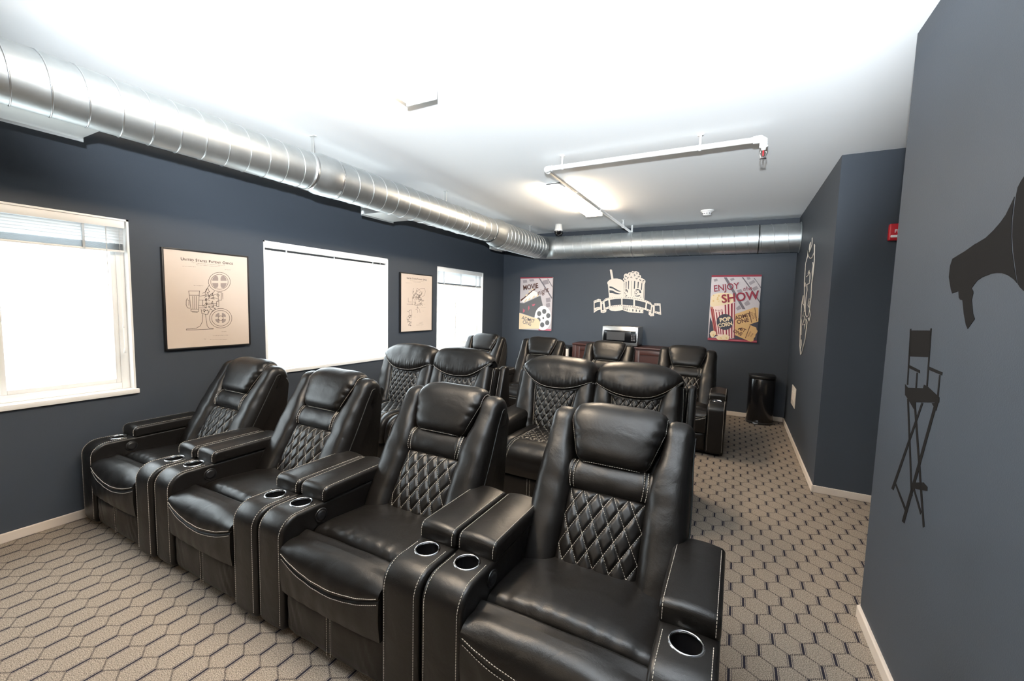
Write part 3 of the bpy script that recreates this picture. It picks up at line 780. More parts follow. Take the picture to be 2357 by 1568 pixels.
# ------------------------------------------------------------------ loveseats
def make_loveseat():
    root = empty('loveseat')
    HW, AI = .775, .545
    b = MB(); b.box(-.72, .72, -.40, .38, 0, .06, .01); b.build('base', BLACKP, root, 'angle')
    b = MB(); b.box(-AI, AI, -.42, .30, .06, .37, .01); b.build('seat_box', PIPING, root, 'angle')
    for s in (-1, 1):
        prof = rpoly([(-.40, .04, .03), (-.40, .575, .10), (.30, .60, .08), (.30, .04, .02)], 9)
        b = MB(); x0, x1 = (AI-.005, HW) if s > 0 else (-HW, -AI+.005); loft(b, prof, x0, x1, .055, 7, 6, .006); a = b.build('armrest', LEA, root, fix=True)
        pts = []; nr = []
        for k in range(13):
            th = pi*k/12; xx = (x0+x1)/2-(x1-x0)*.40*cos(th); pts.append(Vector((xx, -.27, .575+.012*sin(th)-.05*(1-sin(th))**3))); nr.append(Vector((-cos(th)*.5, 0, 1)).normalized())
        pts = [Vector((pts[0].x-.014, -.27, .40))]+pts+[Vector((pts[-1].x+.014, -.27, .40))]; nr = [Vector((-1, 0, 0))]+nr+[Vector((1, 0, 0))]
        stitch([(pts, nr)], 'stitching', a)
        # outer back post rising behind the arm
        pr = rpoly([(.20, .45, .02), (.335, .90, .05), (.42, .90, .04), (.47, .05, .02), (.28, .05, .02)], 6)
        b = MB(); x0, x1 = (.705, .772) if s > 0 else (-.772, -.705); loft(b, pr, x0, x1, .02, 5, 3, .003); po = b.build('back_post', LEA, root, fix=True)
        xx = .711*s; stitch([([Vector((s*.722, .20+.135*t-.006, .45+.45*t)) for t in [k/20 for k in range(19)]], Vector((0, -.95, .3)).normalized())], 'stitching', po)
    pr = rpoly([(.06, .30, .02), (.275, .89, .04), (.36, .89, .04), (.45, .05, .02), (.20, .05, .02)], 5)
    b = MB(); loft(b, pr, -.70, .70, .02, 3, 2, 0); b.build('back_shell', LEA, root, fix=True)
    L = Lean(.045, .43, 20)
    for s in (-1, 1):
        xc = s*.345; sc = s*.2725
        # seat cushion with a quilted middle, raised side bolsters and a waterfall front
        def seat(u, t):
            x = sc+u*.270; au = abs(u)
            if t < .62:
                e = t/.62; y = .10-.46*e; z = .445+.012*e
            elif t < .82:
                e = (t-.62)/.20; a = e*pi/2; y = -.36-.115*sin(a); z = .457-.11*(1-cos(a))
            else:
                e = (t-.82)/.18; y = -.475-.012*sin(pi*e); z = .347-.115*e
            n = Vector((0, 0, 1)) if t < .62 else (Vector((0, -sin((t-.62)/.2*pi/2), cos((t-.62)/.2*pi/2))) if t < .82 else Vector((0, -1, 0)))
            sx = .60+.16*max(0, (t-.60)/.25)-.10*max(0, (t-.85)/.15)
            h = .016*(1-u*u)
            if au < sx and t < .60: h += quilt(u*.27, y, .07, .10, .009)
            if au >= sx: h += .022*sin(pi*min(1, (au-sx)/(1-sx)*.9+.05))
            h -= .010*math.exp(-((au-sx)/.028)**2)*(1 if t < .95 else 0)
            h -= .03*max(0, au-.93)/.07
            h += nz((x, y, z+2), 9, .004)
            return Vector((x, y, z))+n*h, n, sx
        nu, nt_ = 80, 110; rows = [[seat(-1+2*i/nu, k/nt_)[0] for k in range(nt_+1)] for i in range(nu+1)]
        b = MB(); b.grid(rows)
        for r in (rows[0], rows[-1]): b.grid([r, [Vector((p.x, min(.1, p.y+.1), .30)) for p in r]])
        se = b.build('seat_cushion', LEA, root); ps = []
        for sg in (-1, 1):
            for dd in (.025, -.045):
                pts = []; nr = []
                for k in range(8, 103):
                    _, n, sx = seat(0, k/110); p, n, _ = seat(sg*(sx+dd), k/110); pts.append(p); nr.append(n)
                ps.append((pts, nr))
        for sg in (1, -1):
            for k in range(-16, 17):
                run = []
                for j in range(100):
                    t = .02+.57*j/99; y = .10-.46*t/.62; xr = .07*(k-sg*y/.10)
                    if abs(xr) < .27*.55: run.append(seat(xr/.27, t)[0])
                if len(run) > 3: ps.append((run, Vector((0, 0, 1))))
        stitch(ps, 'stitching', se)
        rows = []
        for i in range(41):
            x = sc-.268+.536*i/40; u = (x-sc)/.268; e = max(0, 1-abs(u)**6); row = []
            for k in range(15):
                v = k/14; z = .045+.18*v; q = (1-abs(2*v-1)**4)**.5*e**.5; y = -.45-.022*q+nz((x, z, 6), 9, .003)+.006*math.exp(-((x-sc)/.006)**2)*q; row.append((x, y, z))
            rows.append([(x, -.42, .045)]+row+[(x, -.42, .23)])
        b = MB(); b.grid(rows); fp = b.build('footrest_panel', LEA, root)
        stitch([([Vector((sc+d, -.472, .05+.006*k)) for k in range(29)], Vector((0, -1, 0))) for d in (-.011, .011)], 'stitching', fp)
        # back: quilted centre that narrows downwards, two plain side panels
        s0, s1 = -.10, .50
        def qw(c): return .125+.075*c
        def quiltpt(a, c):
            t = s0+(s1-s0)*c; x = a*(qw(c)+.014); ed = max(0, 1-abs(a)**8)
            return L.p(xc+x, t, -.022+.030*ed**.5+.014*(1-a*a)+quilt(x, t, .062, .092, .010)*ed)
        rows = [[quiltpt(-1+2*i/80, k/130) for k in range(131)] for i in range(81)]
        b = MB(); b.grid(rows); qp = b.build('quilted_panel', LEA, root); ps = []
        for sg in (1, -1):
            for k in range(-16, 17):
                run = []
                for j in range(150):
                    c = j/149; t = s0+(s1-s0)*c; x = .062*(k-sg*t/.092)
                    if abs(x) < qw(c)-.004 and c > .05: run.append(quiltpt(x/(qw(c)+.014), c))
                if len(run) > 3: ps.append((run, L.n))
        stitch(ps, 'stitching', qp)
        for sg in (-1, 1):
            rows = []; se_ = []; sn_ = []
            for k in range(61):
                c = k/60; t = s0+(s1-s0)*c; xi = qw(c); xo = .342+.012*sin(pi*c)-(.06*(1-c/.2)**2 if c < .2 else 0); row = []
                for m in range(25):
                    th = pi*(1-m/24); cc = cos(th); sn = sin(th); x = (xi+xo)/2+(xo-xi)/2*math.copysign(abs(cc)**(2/2.6), cc)
                    n = -.045+.085*abs(sn)**(2/2.6)+nz((x, t*1.3, sg+s*2), 8, .006)*sn
                    n += .004*sin(t*80+nz((x*2, t*2, 3), 5, 3))*math.exp(-((x-xi)/.04)**2)*sn*math.exp(-((c-.15)/.25)**2)*1.6
                    row.append(L.p(xc+sg*x, t, n))
                row.append(L.p(xc+sg*xo, t, -.09)); rows.append(row)
                se_.append(L.p(xc+sg*(xi+.006), t, .002)); sn_.append(L.n)
            b = MB(); b.grid(rows); bp = b.build('back_side_panel', LEA, root, fix=True)
            ps = [(se_[3:], sn_[3:])]; so = [r[-2]+Vector((0, 0, 0)) for r in rows]
            if sg == s: ps.append(([p+L.n*.012 for p in so], [(L.n*.4+Vector((sg, 0, 0))).normalized()]*len(so)))
            stitch(ps, 'stitching', bp)
        # lens-shaped head pillow wrapping over the top
        W = .338; rows = []; seam = []; sl = []
        st = back_path(L, .36, .545, .052, 160, 14, .012, .06); tl = [0]
        for q in range(1, len(st)): tl.append(tl[-1]+(st[q][0]-st[q-1][0]).length)
        TT = tl[-1]
        def onp(d):
            d = min(max(d, 0), TT-1e-6); q = 0
            while tl[q+1] < d: q += 1
            k = (d-tl[q])/(tl[q+1]-tl[q]); return st[q][0].lerp(st[q+1][0], k), st[q][1].lerp(st[q+1][1], k).normalized()
        nu, nv = 72, 44
        for i in range(nu+1):
            a = -1+2*i/nu; row = []; inner = a*s < 0; d0 = (.11 if inner else .195)*abs(a)**2.4
            for k in range(nv+1):
                c = k/nv; d = d0+(TT-d0)*c; p, nn = onp(d)
                e = (max(0, 1-(1-min(1, c/.30))**2.4))**.5; ew = max(0, 1-abs(a)**(11 if inner else 5))**.5
                hh = (.016+.070*e*(.35+.65*ew))*(1 if c < .75 else 1-.6*(c-.75)/.25)*(.30+.70*ew)
                hh += .0045*sin(a*75+nz((a*3, c*2, s), 3, 3))*math.exp(-((c-.06)/.16)**2)*e+nz((a, c, 8+s), 4, .004)*e
                row.append(Vector((xc+a*W*(1-.02*c), p.y, p.z-(.022 if inner else .040)*a*a*min(1, c*2)-.012*abs(a)**6))+nn*hh)
            rows.append(row); seam.append(row[2]+L.n*.001); sl.append(row[0])
        b = MB(); b.grid(rows); hp = b.build('head_pillow', LEA, root, fix=True)
        stitch([(seam[1:-1], (L.n*.8-L.d*.6).normalized())], 'stitching', hp)
        b = MB(); b.tube([p+L.n*.004 for p in sl], .009, 8); b.build('piping', PIPING, hp)
    return root
LS = make_loveseat()
LS.location = (1.08, -3.55, 0); tag(LS, 'black leather loveseat in the middle row by the window wall', 'loveseat', 'middle row loveseats')
o = dup(LS); o.location = (2.783, -3.55, 0); tag(o, 'black leather loveseat in the middle row nearer the aisle', 'loveseat', 'middle row loveseats')

# ------------------------------------------------------------------ cabinet, appliances, trash can
cb = empty('sideboard', (2.28, -.245, 0), label='mahogany sideboard under the microwave against the back wall', cat='cabinet')
b = MB(); b.box(-.71, .71, -.20, .225, .06, .905); b.box(-.69, .69, -.17, .2, 0, .06); b.build('body', WOOD, cb, False)
b = MB(); b.box(-.745, .745, -.235, .228, .905, .932, .006); b.build('top', WOOD, cb, 'angle')
for s in (-1, 1):
    b = MB(); b.box(s*.715-.03, s*.715+.03, -.215, -.198, .0, .905, .004); b.build('stile', WOOD, cb, 'angle')
for k in range(3):
    xa = -.68+.4567*k; d = empty('door', (xa+.2233, -.2, .5)); d.parent = cb; w = .218
    b = MB()
    for x0, x1, z0, z1 in ((-w, -w+.055, -.40, .385), (w-.055, w, -.40, .385), (-w+.055, w-.055, -.40, -.335), (-w+.055, w-.055, .32, .385)): b.box(x0, x1, -.022, 0, z0, z1, .003)
    b.build('door_frame', WOOD, d, 'angle')
    b = MB(); b.box(-w+.05, w-.05, -.010, 0, -.34, .325); b.build('door_panel', WOOD, d, False)
    b = MB(); b.lathe([(.0, -.03), (.012, -.026), (.014, -.018), (.006, -.006), (.006, 0)], (w-.027, -.022, .05), 14, 'Y'); b.build('knob', CHROME, d)
mw = empty('microwave', (2.27, -.27, .932), label='stainless steel microwave oven with black door standing on the sideboard', cat='microwave')
b = MB(); b.box(-.262, .262, -.18, .19, .012, .290, .006); b.build('body', STEEL, mw, 'angle')
MM = frameM((0, -.1805, 0), (1, 0, 0), (0, 0, 1))
b = MB(); b.box(-.262, .262, -.186, -.18, .012, .290, .004); b.build('face_plate', STEEL, mw, 'angle')
b = MB(); loft(b, [(x, z) for x, z in rpoly([(-.247, .057, .022), (.25, .057, .022), (.25, .232, .022), (-.247, .232, .022)], 6)], -.192, -.184, .002, 2, 1, axis='Y'); b.build('door', GLOSSB, mw, 'angle', fix=True)
b = MB(); b.box(-.195, .075, -.1935, -.191, .085, .208); b.build('window', mat('microwave_window_mesh', (.05, .05, .052), .3), mw, False)
b = MB(); b.box(.165, .235, -.1935, -.191, .196, .218); b.build('display', mat('dark_display', (.012, .018, .018), .15), mw, False)
for r in range(4):
    for c in range(3):
        b = MB(); b.box(.170+c*.022, .187+c*.022, -.1937, -.191, .085+r*.024, .102+r*.024, .001); b.build('button', mat('keypad_grey', (.06, .06, .065), .4) if (r, c) == (0, 0) else bpy.data.materials['keypad_grey'], mw, False)
for x in (-.22, .22):
    for y in (-.14, .15):
        b = MB(); b.lathe([(0, 0), (.014, 0), (.012, .013), (0, .013)], (x, y, 0), 12); b.build('foot', BLACKP, mw)
fr = empty('mini_fridge', (1.245, -.27, 0), label='black mini fridge with pale door edge left of the sideboard', cat='fridge')
b = MB(); b.box(-.24, .24, -.20, .25, .02, .855, .008); b.build('body', BLACKP, fr, 'angle')
b = MB(); b.box(-.24, .24, -.255, -.205, .03, .835, .006); b.build('door', OFFW, fr, 'angle')
b = MB(); b.box(.17, .235, -.245, -.17, .836, .866, .004); b.build('hinge_cover', BLACKP, fr, 'angle')
b = MB(); b.box(-.215, -.19, -.285, -.255, .45, .78, .008); b.build('handle', STEEL, fr, 'angle')
for x in (-.2, .2):
    b = MB(); b.lathe([(0, 0), (.02, 0), (.018, .025), (0, .025)], (x, .2, 0), 12); b.lathe([(0, 0), (.02, 0), (.018, .025), (0, .025)], (x, -.16, 0), 12); b.build('foot', BLACKP, fr)
tc = empty('trash_can', (4.15, -.225, 0), label='tall black half-round step trash can in the back right corner', cat='trash can')
dsh = [(-.155, .13), (.155, .13)]+[(.155*cos(t), -.02-.125*sin(t)) for t in [pi*k/16 for k in range(17)]]
b = MB(); loft(b, dsh, .028, .605, .004, 2, 1, axis='Z'); b.build('bin_body', GLOSSB, tc, 'angle', fix=True)
b = MB(); loft(b, offset_poly(dsh, -.004), .607, .655, .016, 5, 1, axis='Z'); b.build('lid', BLACKP, tc, 'angle', fix=True)
b = MB(); loft(b, offset_poly(dsh, -.005), 0, .03, .004, 2, 1, axis='Z'); b.build('base_ring', BLACKP, tc, 'angle', fix=True)
b = MB(); b.box(-.085, -.02, -.19, -.12, .016, .028, .004); b.build('pedal', CHROME, tc, 'angle')

# ------------------------------------------------------------------ things on the walls
LOGO={'drink_cup':[[(-.437,.098),(-.427,.118),(-.398,.144),(-.37,.155),(-.335,.164),(-.283,.165),(-.231,.155),(-.196,.135),(-.172,.109),(-.161,-.132),(-.397,-.141),(-.424,.069),(-.433,.081)],[(-.399,.042),(-.364,.038),(-.317,.015),(-.269,-.013),(-.228,-.033),(-.202,-.039),(-.228,-.044),(-.262,-.039),(-.309,-.016),(-.351,.006),(-.398,.015)],[(-.397,-.02),(-.35,-.025),(-.308,-.045),(-.267,-.065),(-.232,-.073),(-.201,-.067),(-.231,-.084),(-.266,-.085),(-.312,-.077),(-.348,-.068),(-.392,-.067)]],'straw':[[(-.405,.302),(-.397,.309),(-.376,.307),(-.369,.296),(-.34,.163),(-.372,.154)]],'cup_foot':[[(-.384,-.303),(-.382,-.338),(-.347,-.349),(-.288,-.353),(-.219,-.344),(-.168,-.332),(-.171,-.275),(-.292,-.277),(-.378,-.294)]],'popcorn_box':[[(-.17,.106),(-.145,.129),(-.067,.134),(-.045,.139),(.028,.134),(.084,.111),(.154,.097),(.155,-.166),(.058,-.143),(-.048,-.125),(-.159,-.12)],[(-.167,.092),(-.161,.092),(-.16,-.018),(-.162,-.018)],[(-.141,.112),(-.128,.113),(-.128,.004),(-.139,.004)],[(-.105,.129),(-.091,.128),(-.089,-.012),(-.102,.007)],[(-.052,.128),(-.047,.128),(-.046,-.111),(-.051,-.111)],[(-.013,.125),(.005,.125),(.004,.005),(-.012,.0)],[(.043,.111),(.061,.111),(.058,.014),(.044,.014)],[(.101,.092),(.114,.092),(.112,-.017),(.096,-.011)],[(.14,.08),(.146,.08),(.145,-.15),(.139,-.147)],[(.007,-.015),(.045,.001),(.09,-.017),(.108,-.056),(.092,-.067),(.07,-.05),(.074,-.023),(.035,-.017)],[(.006,-.1),(.039,-.103),(.083,-.096),(.094,-.104),(.062,-.118),(.023,-.114)],[(.02,-.024),(.034,-.024),(.035,-.038),(.021,-.039)],[(.0,-.039),(.012,-.039),(.013,-.054),(.0,-.054)],[(.004,-.066),(.018,-.066),(.019,-.081),(.005,-.081)],[(.027,-.066),(.039,-.066),(.04,-.083),(.028,-.083)],[(.042,-.047),(.053,-.047),(.054,-.06),(.043,-.06)],[(-.012,-.105),(.007,-.118),(-.013,-.116)],[(.106,-.113),(.107,-.135),(.093,-.13)],[(-.152,-.014),(-.122,-.005),(-.104,-.026),(-.101,-.055),(-.114,-.055),(-.119,-.029),(-.141,-.022)],[(-.146,-.116),(-.123,-.098),(-.106,-.103),(-.127,-.119)],[(-.136,-.031),(-.125,-.031),(-.124,-.045),(-.135,-.045)],[(-.155,-.055),(-.145,-.055),(-.144,-.07),(-.154,-.07)],[(-.141,-.071),(-.13,-.071),(-.129,-.084),(-.14,-.084)]],'popcorn':[[(-.19,.152),(-.181,.168),(-.17,.18),(-.179,.202),(-.167,.23),(-.145,.243),(-.116,.233),(-.109,.252),(-.084,.26),(-.061,.254),(-.059,.268),(-.043,.28),(-.018,.27),(.01,.277),(.049,.258),(.061,.239),(.056,.22),(.078,.216),(.09,.197),(.086,.172),(.108,.166),(.136,.152),(.159,.127),(.158,.1),(.133,.094),(.084,.108),(.028,.131),(-.044,.137),(-.145,.126),(-.167,.112),(-.173,.134)],[(-.128,.202),(-.129,.194),(-.135,.189),(-.142,.187),(-.15,.189),(-.156,.195),(-.158,.202),(-.156,.21),(-.151,.215),(-.146,.207),(-.148,.204),(-.148,.2),(-.145,.197),(-.141,.196),(-.138,.198),(-.137,.202)],[(-.078,.214),(-.085,.214),(-.092,.218),(-.097,.224),(-.097,.232),(-.093,.239),(-.087,.243),(-.079,.243),(-.072,.239),(-.078,.232),(-.082,.234),(-.086,.233),(-.088,.23),(-.087,.226),(-.084,.223),(-.08,.223)],[(-.046,.245),(-.048,.252),(-.047,.26),(-.042,.265),(-.034,.267),(-.027,.265),(-.021,.26),(-.018,.252),(-.02,.245),(-.028,.249),(-.028,.253),(-.03,.257),(-.034,.258),(-.037,.257),(-.039,.253),(-.038,.249)],[(.008,.251),(.015,.255),(.022,.255),(.029,.251),(.034,.244),(.034,.237),(.031,.23),(.024,.226),(.017,.226),(.019,.235),(.022,.235),(.025,.238),(.025,.242),(.023,.245),(.019,.246),(.015,.244)],[(.061,.209),(.067,.203),(.07,.196),(.068,.188),(.063,.183),(.056,.181),(.048,.183),(.043,.188),(.04,.195),(.049,.196),(.051,.192),(.054,.19),(.058,.191),(.06,.194),(.06,.198),(.057,.201)],[(-.138,.152),(-.141,.145),(-.148,.141),(-.156,.141),(-.163,.145),(-.167,.151),(-.168,.159),(-.165,.166),(-.158,.17),(-.155,.161),(-.158,.159),(-.159,.155),(-.157,.152),(-.153,.15),(-.149,.151),(-.147,.155)],[(-.106,.157),(-.114,.159),(-.12,.164),(-.123,.172),(-.121,.179),(-.116,.185),(-.109,.188),(-.101,.186),(-.095,.18),(-.103,.175),(-.106,.178),(-.11,.178),(-.113,.175),(-.113,.171),(-.111,.168),(-.107,.167)],[(-.073,.173),(-.074,.181),(-.07,.188),(-.064,.192),(-.056,.192),(-.049,.189),(-.045,.182),(-.044,.174),(-.047,.167),(-.054,.174),(-.053,.177),(-.054,.181),(-.058,.183),(-.062,.183),(-.064,.18),(-.064,.176)],[(-.023,.223),(-.015,.226),(-.008,.224),(-.002,.219),(.001,.212),(.0,.204),(-.005,.198),(-.012,.196),(-.02,.197),(-.016,.206),(-.012,.205),(-.009,.207),(-.008,.211),(-.01,.215),(-.013,.216),(-.017,.216)],[(.032,.177),(.037,.171),(.038,.163),(.035,.156),(.029,.152),(.021,.151),(.014,.155),(.01,.161),(.009,.169),(.018,.167),(.019,.163),(.022,.161),(.025,.16),(.028,.163),(.029,.167),(.027,.17)],[(.096,.137),(.091,.131),(.084,.128),(.076,.13),(.07,.135),(.067,.142),(.068,.15),(.073,.156),(.08,.158),(.081,.149),(.078,.147),(.076,.144),(.078,.14),(.081,.138),(.085,.138),(.087,.141)],[(.129,.108),(.122,.112),(.117,.118),(.116,.126),(.119,.133),(.125,.137),(.133,.138),(.14,.135),(.144,.128),(.136,.125),(.133,.128),(.13,.129),(.126,.127),(.125,.123),(.127,.119),(.13,.117)]],'film_strip':[[(-.489,-.189),(-.449,-.153),(-.391,-.137),(-.299,-.124),(-.196,-.117),(-.099,-.119),(-.015,-.129),(.069,-.144),(.152,-.163),(.218,-.186),(.257,-.209),(.281,-.239),(.264,-.354),(.187,-.326),(.105,-.308),(-.007,-.289),(-.091,-.281),(-.188,-.279),(-.291,-.289),(-.378,-.311),(-.458,-.336)],[(-.47,-.206),(-.406,-.18),(-.391,-.279),(-.453,-.302)],[(-.381,-.175),(-.297,-.16),(-.202,-.155),(-.195,-.249),(-.293,-.257),(-.366,-.273)],[(-.18,-.155),(-.097,-.156),(-.01,-.164),(-.006,-.259),(-.093,-.253),(-.175,-.249)],[(.015,-.172),(.098,-.187),(.181,-.209),(.175,-.297),(.103,-.276),(.02,-.263)],[(.203,-.217),(.264,-.245),(.257,-.322),(.197,-.3)],[(-.482,-.183),(-.472,-.183),(-.471,-.194),(-.481,-.195)],[(-.457,-.166),(-.447,-.166),(-.447,-.178),(-.457,-.178)],[(-.432,-.153),(-.422,-.153),(-.421,-.165),(-.431,-.165)],[(-.403,-.146),(-.393,-.146),(-.393,-.157),(-.403,-.157)],[(-.375,-.141),(-.365,-.141),(-.364,-.152),(-.374,-.152)],[(-.346,-.137),(-.336,-.137),(-.335,-.148),(-.345,-.148)],[(-.317,-.133),(-.307,-.133),(-.307,-.144),(-.316,-.144)],[(-.288,-.13),(-.278,-.13),(-.278,-.142),(-.288,-.142)],[(-.259,-.129),(-.249,-.129),(-.249,-.14),(-.259,-.14)],[(-.23,-.127),(-.221,-.127),(-.22,-.138),(-.23,-.139)],[(-.202,-.126),(-.192,-.126),(-.192,-.137),(-.201,-.137)],[(-.173,-.126),(-.163,-.126),(-.163,-.137),(-.173,-.137)],[(-.145,-.126),(-.135,-.126),(-.134,-.137),(-.144,-.138)],[(-.116,-.126),(-.107,-.126),(-.106,-.138),(-.116,-.138)],[(-.088,-.128),(-.078,-.128),(-.078,-.14),(-.087,-.14)],[(-.06,-.132),(-.05,-.132),(-.05,-.143),(-.059,-.143)],[(-.032,-.135),(-.022,-.135),(-.022,-.146),(-.031,-.146)],[(-.004,-.139),(.005,-.139),(.006,-.15),(-.004,-.151)],[(.024,-.144),(.033,-.144),(.034,-.155),(.024,-.155)],[(.051,-.149),(.06,-.149),(.061,-.16),(.052,-.16)],[(.078,-.154),(.088,-.154),(.088,-.165),(.079,-.165)],[(.106,-.16),(.115,-.16),(.115,-.171),(.106,-.171)],[(.133,-.166),(.142,-.166),(.142,-.177),(.133,-.177)],[(.159,-.174),(.168,-.173),(.169,-.185),(.16,-.185)],[(.185,-.183),(.194,-.183),(.195,-.194),(.185,-.194)],[(.211,-.193),(.22,-.193),(.22,-.204),(.211,-.204)],[(.235,-.207),(.244,-.207),(.244,-.218),(.235,-.218)],[(.258,-.221),(.267,-.221),(.268,-.232),(.259,-.232)],[(-.459,-.308),(-.449,-.307),(-.449,-.319),(-.459,-.319)],[(-.431,-.3),(-.42,-.299),(-.42,-.311),(-.43,-.311)],[(-.402,-.292),(-.392,-.292),(-.391,-.303),(-.401,-.303)],[(-.373,-.285),(-.363,-.284),(-.362,-.296),(-.372,-.296)],[(-.344,-.278),(-.334,-.278),(-.334,-.289),(-.344,-.29)],[(-.315,-.271),(-.305,-.271),(-.305,-.283),(-.315,-.283)],[(-.286,-.266),(-.277,-.266),(-.276,-.277),(-.286,-.278)],[(-.257,-.264),(-.247,-.263),(-.247,-.275),(-.257,-.275)],[(-.228,-.261),(-.218,-.261),(-.218,-.272),(-.228,-.272)],[(-.199,-.258),(-.189,-.258),(-.189,-.27),(-.199,-.27)],[(-.17,-.259),(-.16,-.259),(-.16,-.27),(-.169,-.27)],[(-.141,-.26),(-.131,-.26),(-.131,-.271),(-.141,-.271)],[(-.112,-.261),(-.103,-.261),(-.102,-.272),(-.112,-.272)],[(-.084,-.262),(-.074,-.262),(-.073,-.274),(-.083,-.274)],[(-.055,-.265),(-.045,-.264),(-.045,-.276),(-.054,-.276)],[(-.027,-.267),(-.017,-.267),(-.016,-.278),(-.026,-.278)],[(.002,-.27),(.011,-.27),(.012,-.282),(.002,-.282)],[(.03,-.275),(.039,-.275),(.04,-.286),(.03,-.287)],[(.058,-.28),(.067,-.28),(.067,-.291),(.058,-.292)],[(.085,-.286),(.095,-.285),(.095,-.297),(.086,-.297)],[(.113,-.292),(.122,-.291),(.123,-.302),(.113,-.303)],[(.14,-.297),(.149,-.297),(.15,-.308),(.141,-.308)],[(.167,-.304),(.176,-.304),(.177,-.315),(.168,-.316)],[(.194,-.313),(.203,-.313),(.203,-.324),(.194,-.324)],[(.22,-.323),(.229,-.323),(.229,-.334),(.22,-.334)],[(.245,-.334),(.254,-.334),(.255,-.345),(.246,-.345)]],'ribbon_end':[[(-.648,-.198),(-.574,-.164),(-.532,-.169),(-.528,-.198),(-.529,-.336),(-.584,-.352),(-.637,-.392)],[(-.632,-.233),(-.59,-.217),(-.539,-.207),(-.536,-.292),(-.586,-.296),(-.628,-.315)],[(-.635,-.202),(-.625,-.202),(-.624,-.214),(-.635,-.214)],[(-.608,-.191),(-.598,-.191),(-.597,-.202),(-.608,-.203)],[(-.581,-.182),(-.571,-.181),(-.571,-.193),(-.581,-.193)],[(-.551,-.181),(-.541,-.181),(-.541,-.193),(-.551,-.193)],[(-.629,-.344),(-.619,-.344),(-.618,-.356),(-.628,-.356)],[(-.603,-.323),(-.592,-.323),(-.592,-.335),(-.602,-.335)],[(-.576,-.311),(-.566,-.31),(-.565,-.322),(-.575,-.322)],[(-.548,-.304),(-.538,-.304),(-.537,-.315),(-.547,-.316)]],'ribbon_fold':[[(-.526,-.202),(-.49,-.202),(-.477,-.229),(-.46,-.337),(-.429,-.337),(-.434,-.374),(-.48,-.39),(-.523,-.382),(-.527,-.337)],[(-.508,-.242),(-.493,-.241),(-.474,-.34),(-.503,-.347)],[(-.51,-.216),(-.499,-.216),(-.498,-.226),(-.509,-.227)],[(-.502,-.365),(-.491,-.365),(-.491,-.375),(-.501,-.375)],[(-.476,-.362),(-.466,-.362),(-.465,-.373),(-.476,-.373)]],'ribbon_end_right':[[(.308,-.216),(.398,-.217),(.417,-.389),(.377,-.382),(.315,-.362)],[(.316,-.252),(.386,-.25),(.397,-.349),(.36,-.344),(.322,-.332)],[(.316,-.225),(.325,-.225),(.326,-.236),(.317,-.236)],[(.338,-.225),(.347,-.225),(.348,-.236),(.339,-.236)],[(.361,-.227),(.37,-.226),(.37,-.237),(.361,-.238)],[(.381,-.227),(.39,-.227),(.39,-.238),(.381,-.238)],[(.32,-.342),(.329,-.341),(.33,-.352),(.321,-.353)],[(.342,-.349),(.351,-.349),(.352,-.36),(.343,-.36)],[(.366,-.358),(.375,-.358),(.376,-.369),(.367,-.369)],[(.39,-.365),(.399,-.365),(.4,-.376),(.391,-.376)]],'ribbon_fold_right':[[(.271,-.253),(.296,-.238),(.309,-.263),(.313,-.412),(.262,-.417),(.231,-.387),(.234,-.349),(.264,-.356)],[(.277,-.275),(.292,-.275),(.292,-.374),(.269,-.372)],[(.281,-.257),(.291,-.256),(.291,-.266),(.282,-.266)],[(.261,-.391),(.271,-.391),(.271,-.401),(.262,-.401)],[(.283,-.393),(.292,-.393),(.293,-.403),(.283,-.403)]],'box_foot':[[(-.168,-.289),(-.063,-.286),(.149,-.32),(.151,-.373),(-.07,-.366),(-.168,-.334)],[(-.167,-.303),(-.156,-.303),(-.154,-.328),(-.166,-.328)],[(-.139,-.306),(-.126,-.306),(-.125,-.334),(-.138,-.335)],[(-.108,-.308),(-.095,-.308),(-.094,-.34),(-.106,-.34)],[(-.062,-.313),(-.058,-.313),(-.056,-.347),(-.061,-.347)],[(-.02,-.314),(-.003,-.313),(-.001,-.35),(-.018,-.35)],[(.033,-.32),(.05,-.32),(.052,-.354),(.035,-.354)],[(.086,-.33),(.103,-.329),(.104,-.358),(.088,-.359)],[(.131,-.337),(.136,-.337),(.137,-.359),(.132,-.36)]]}
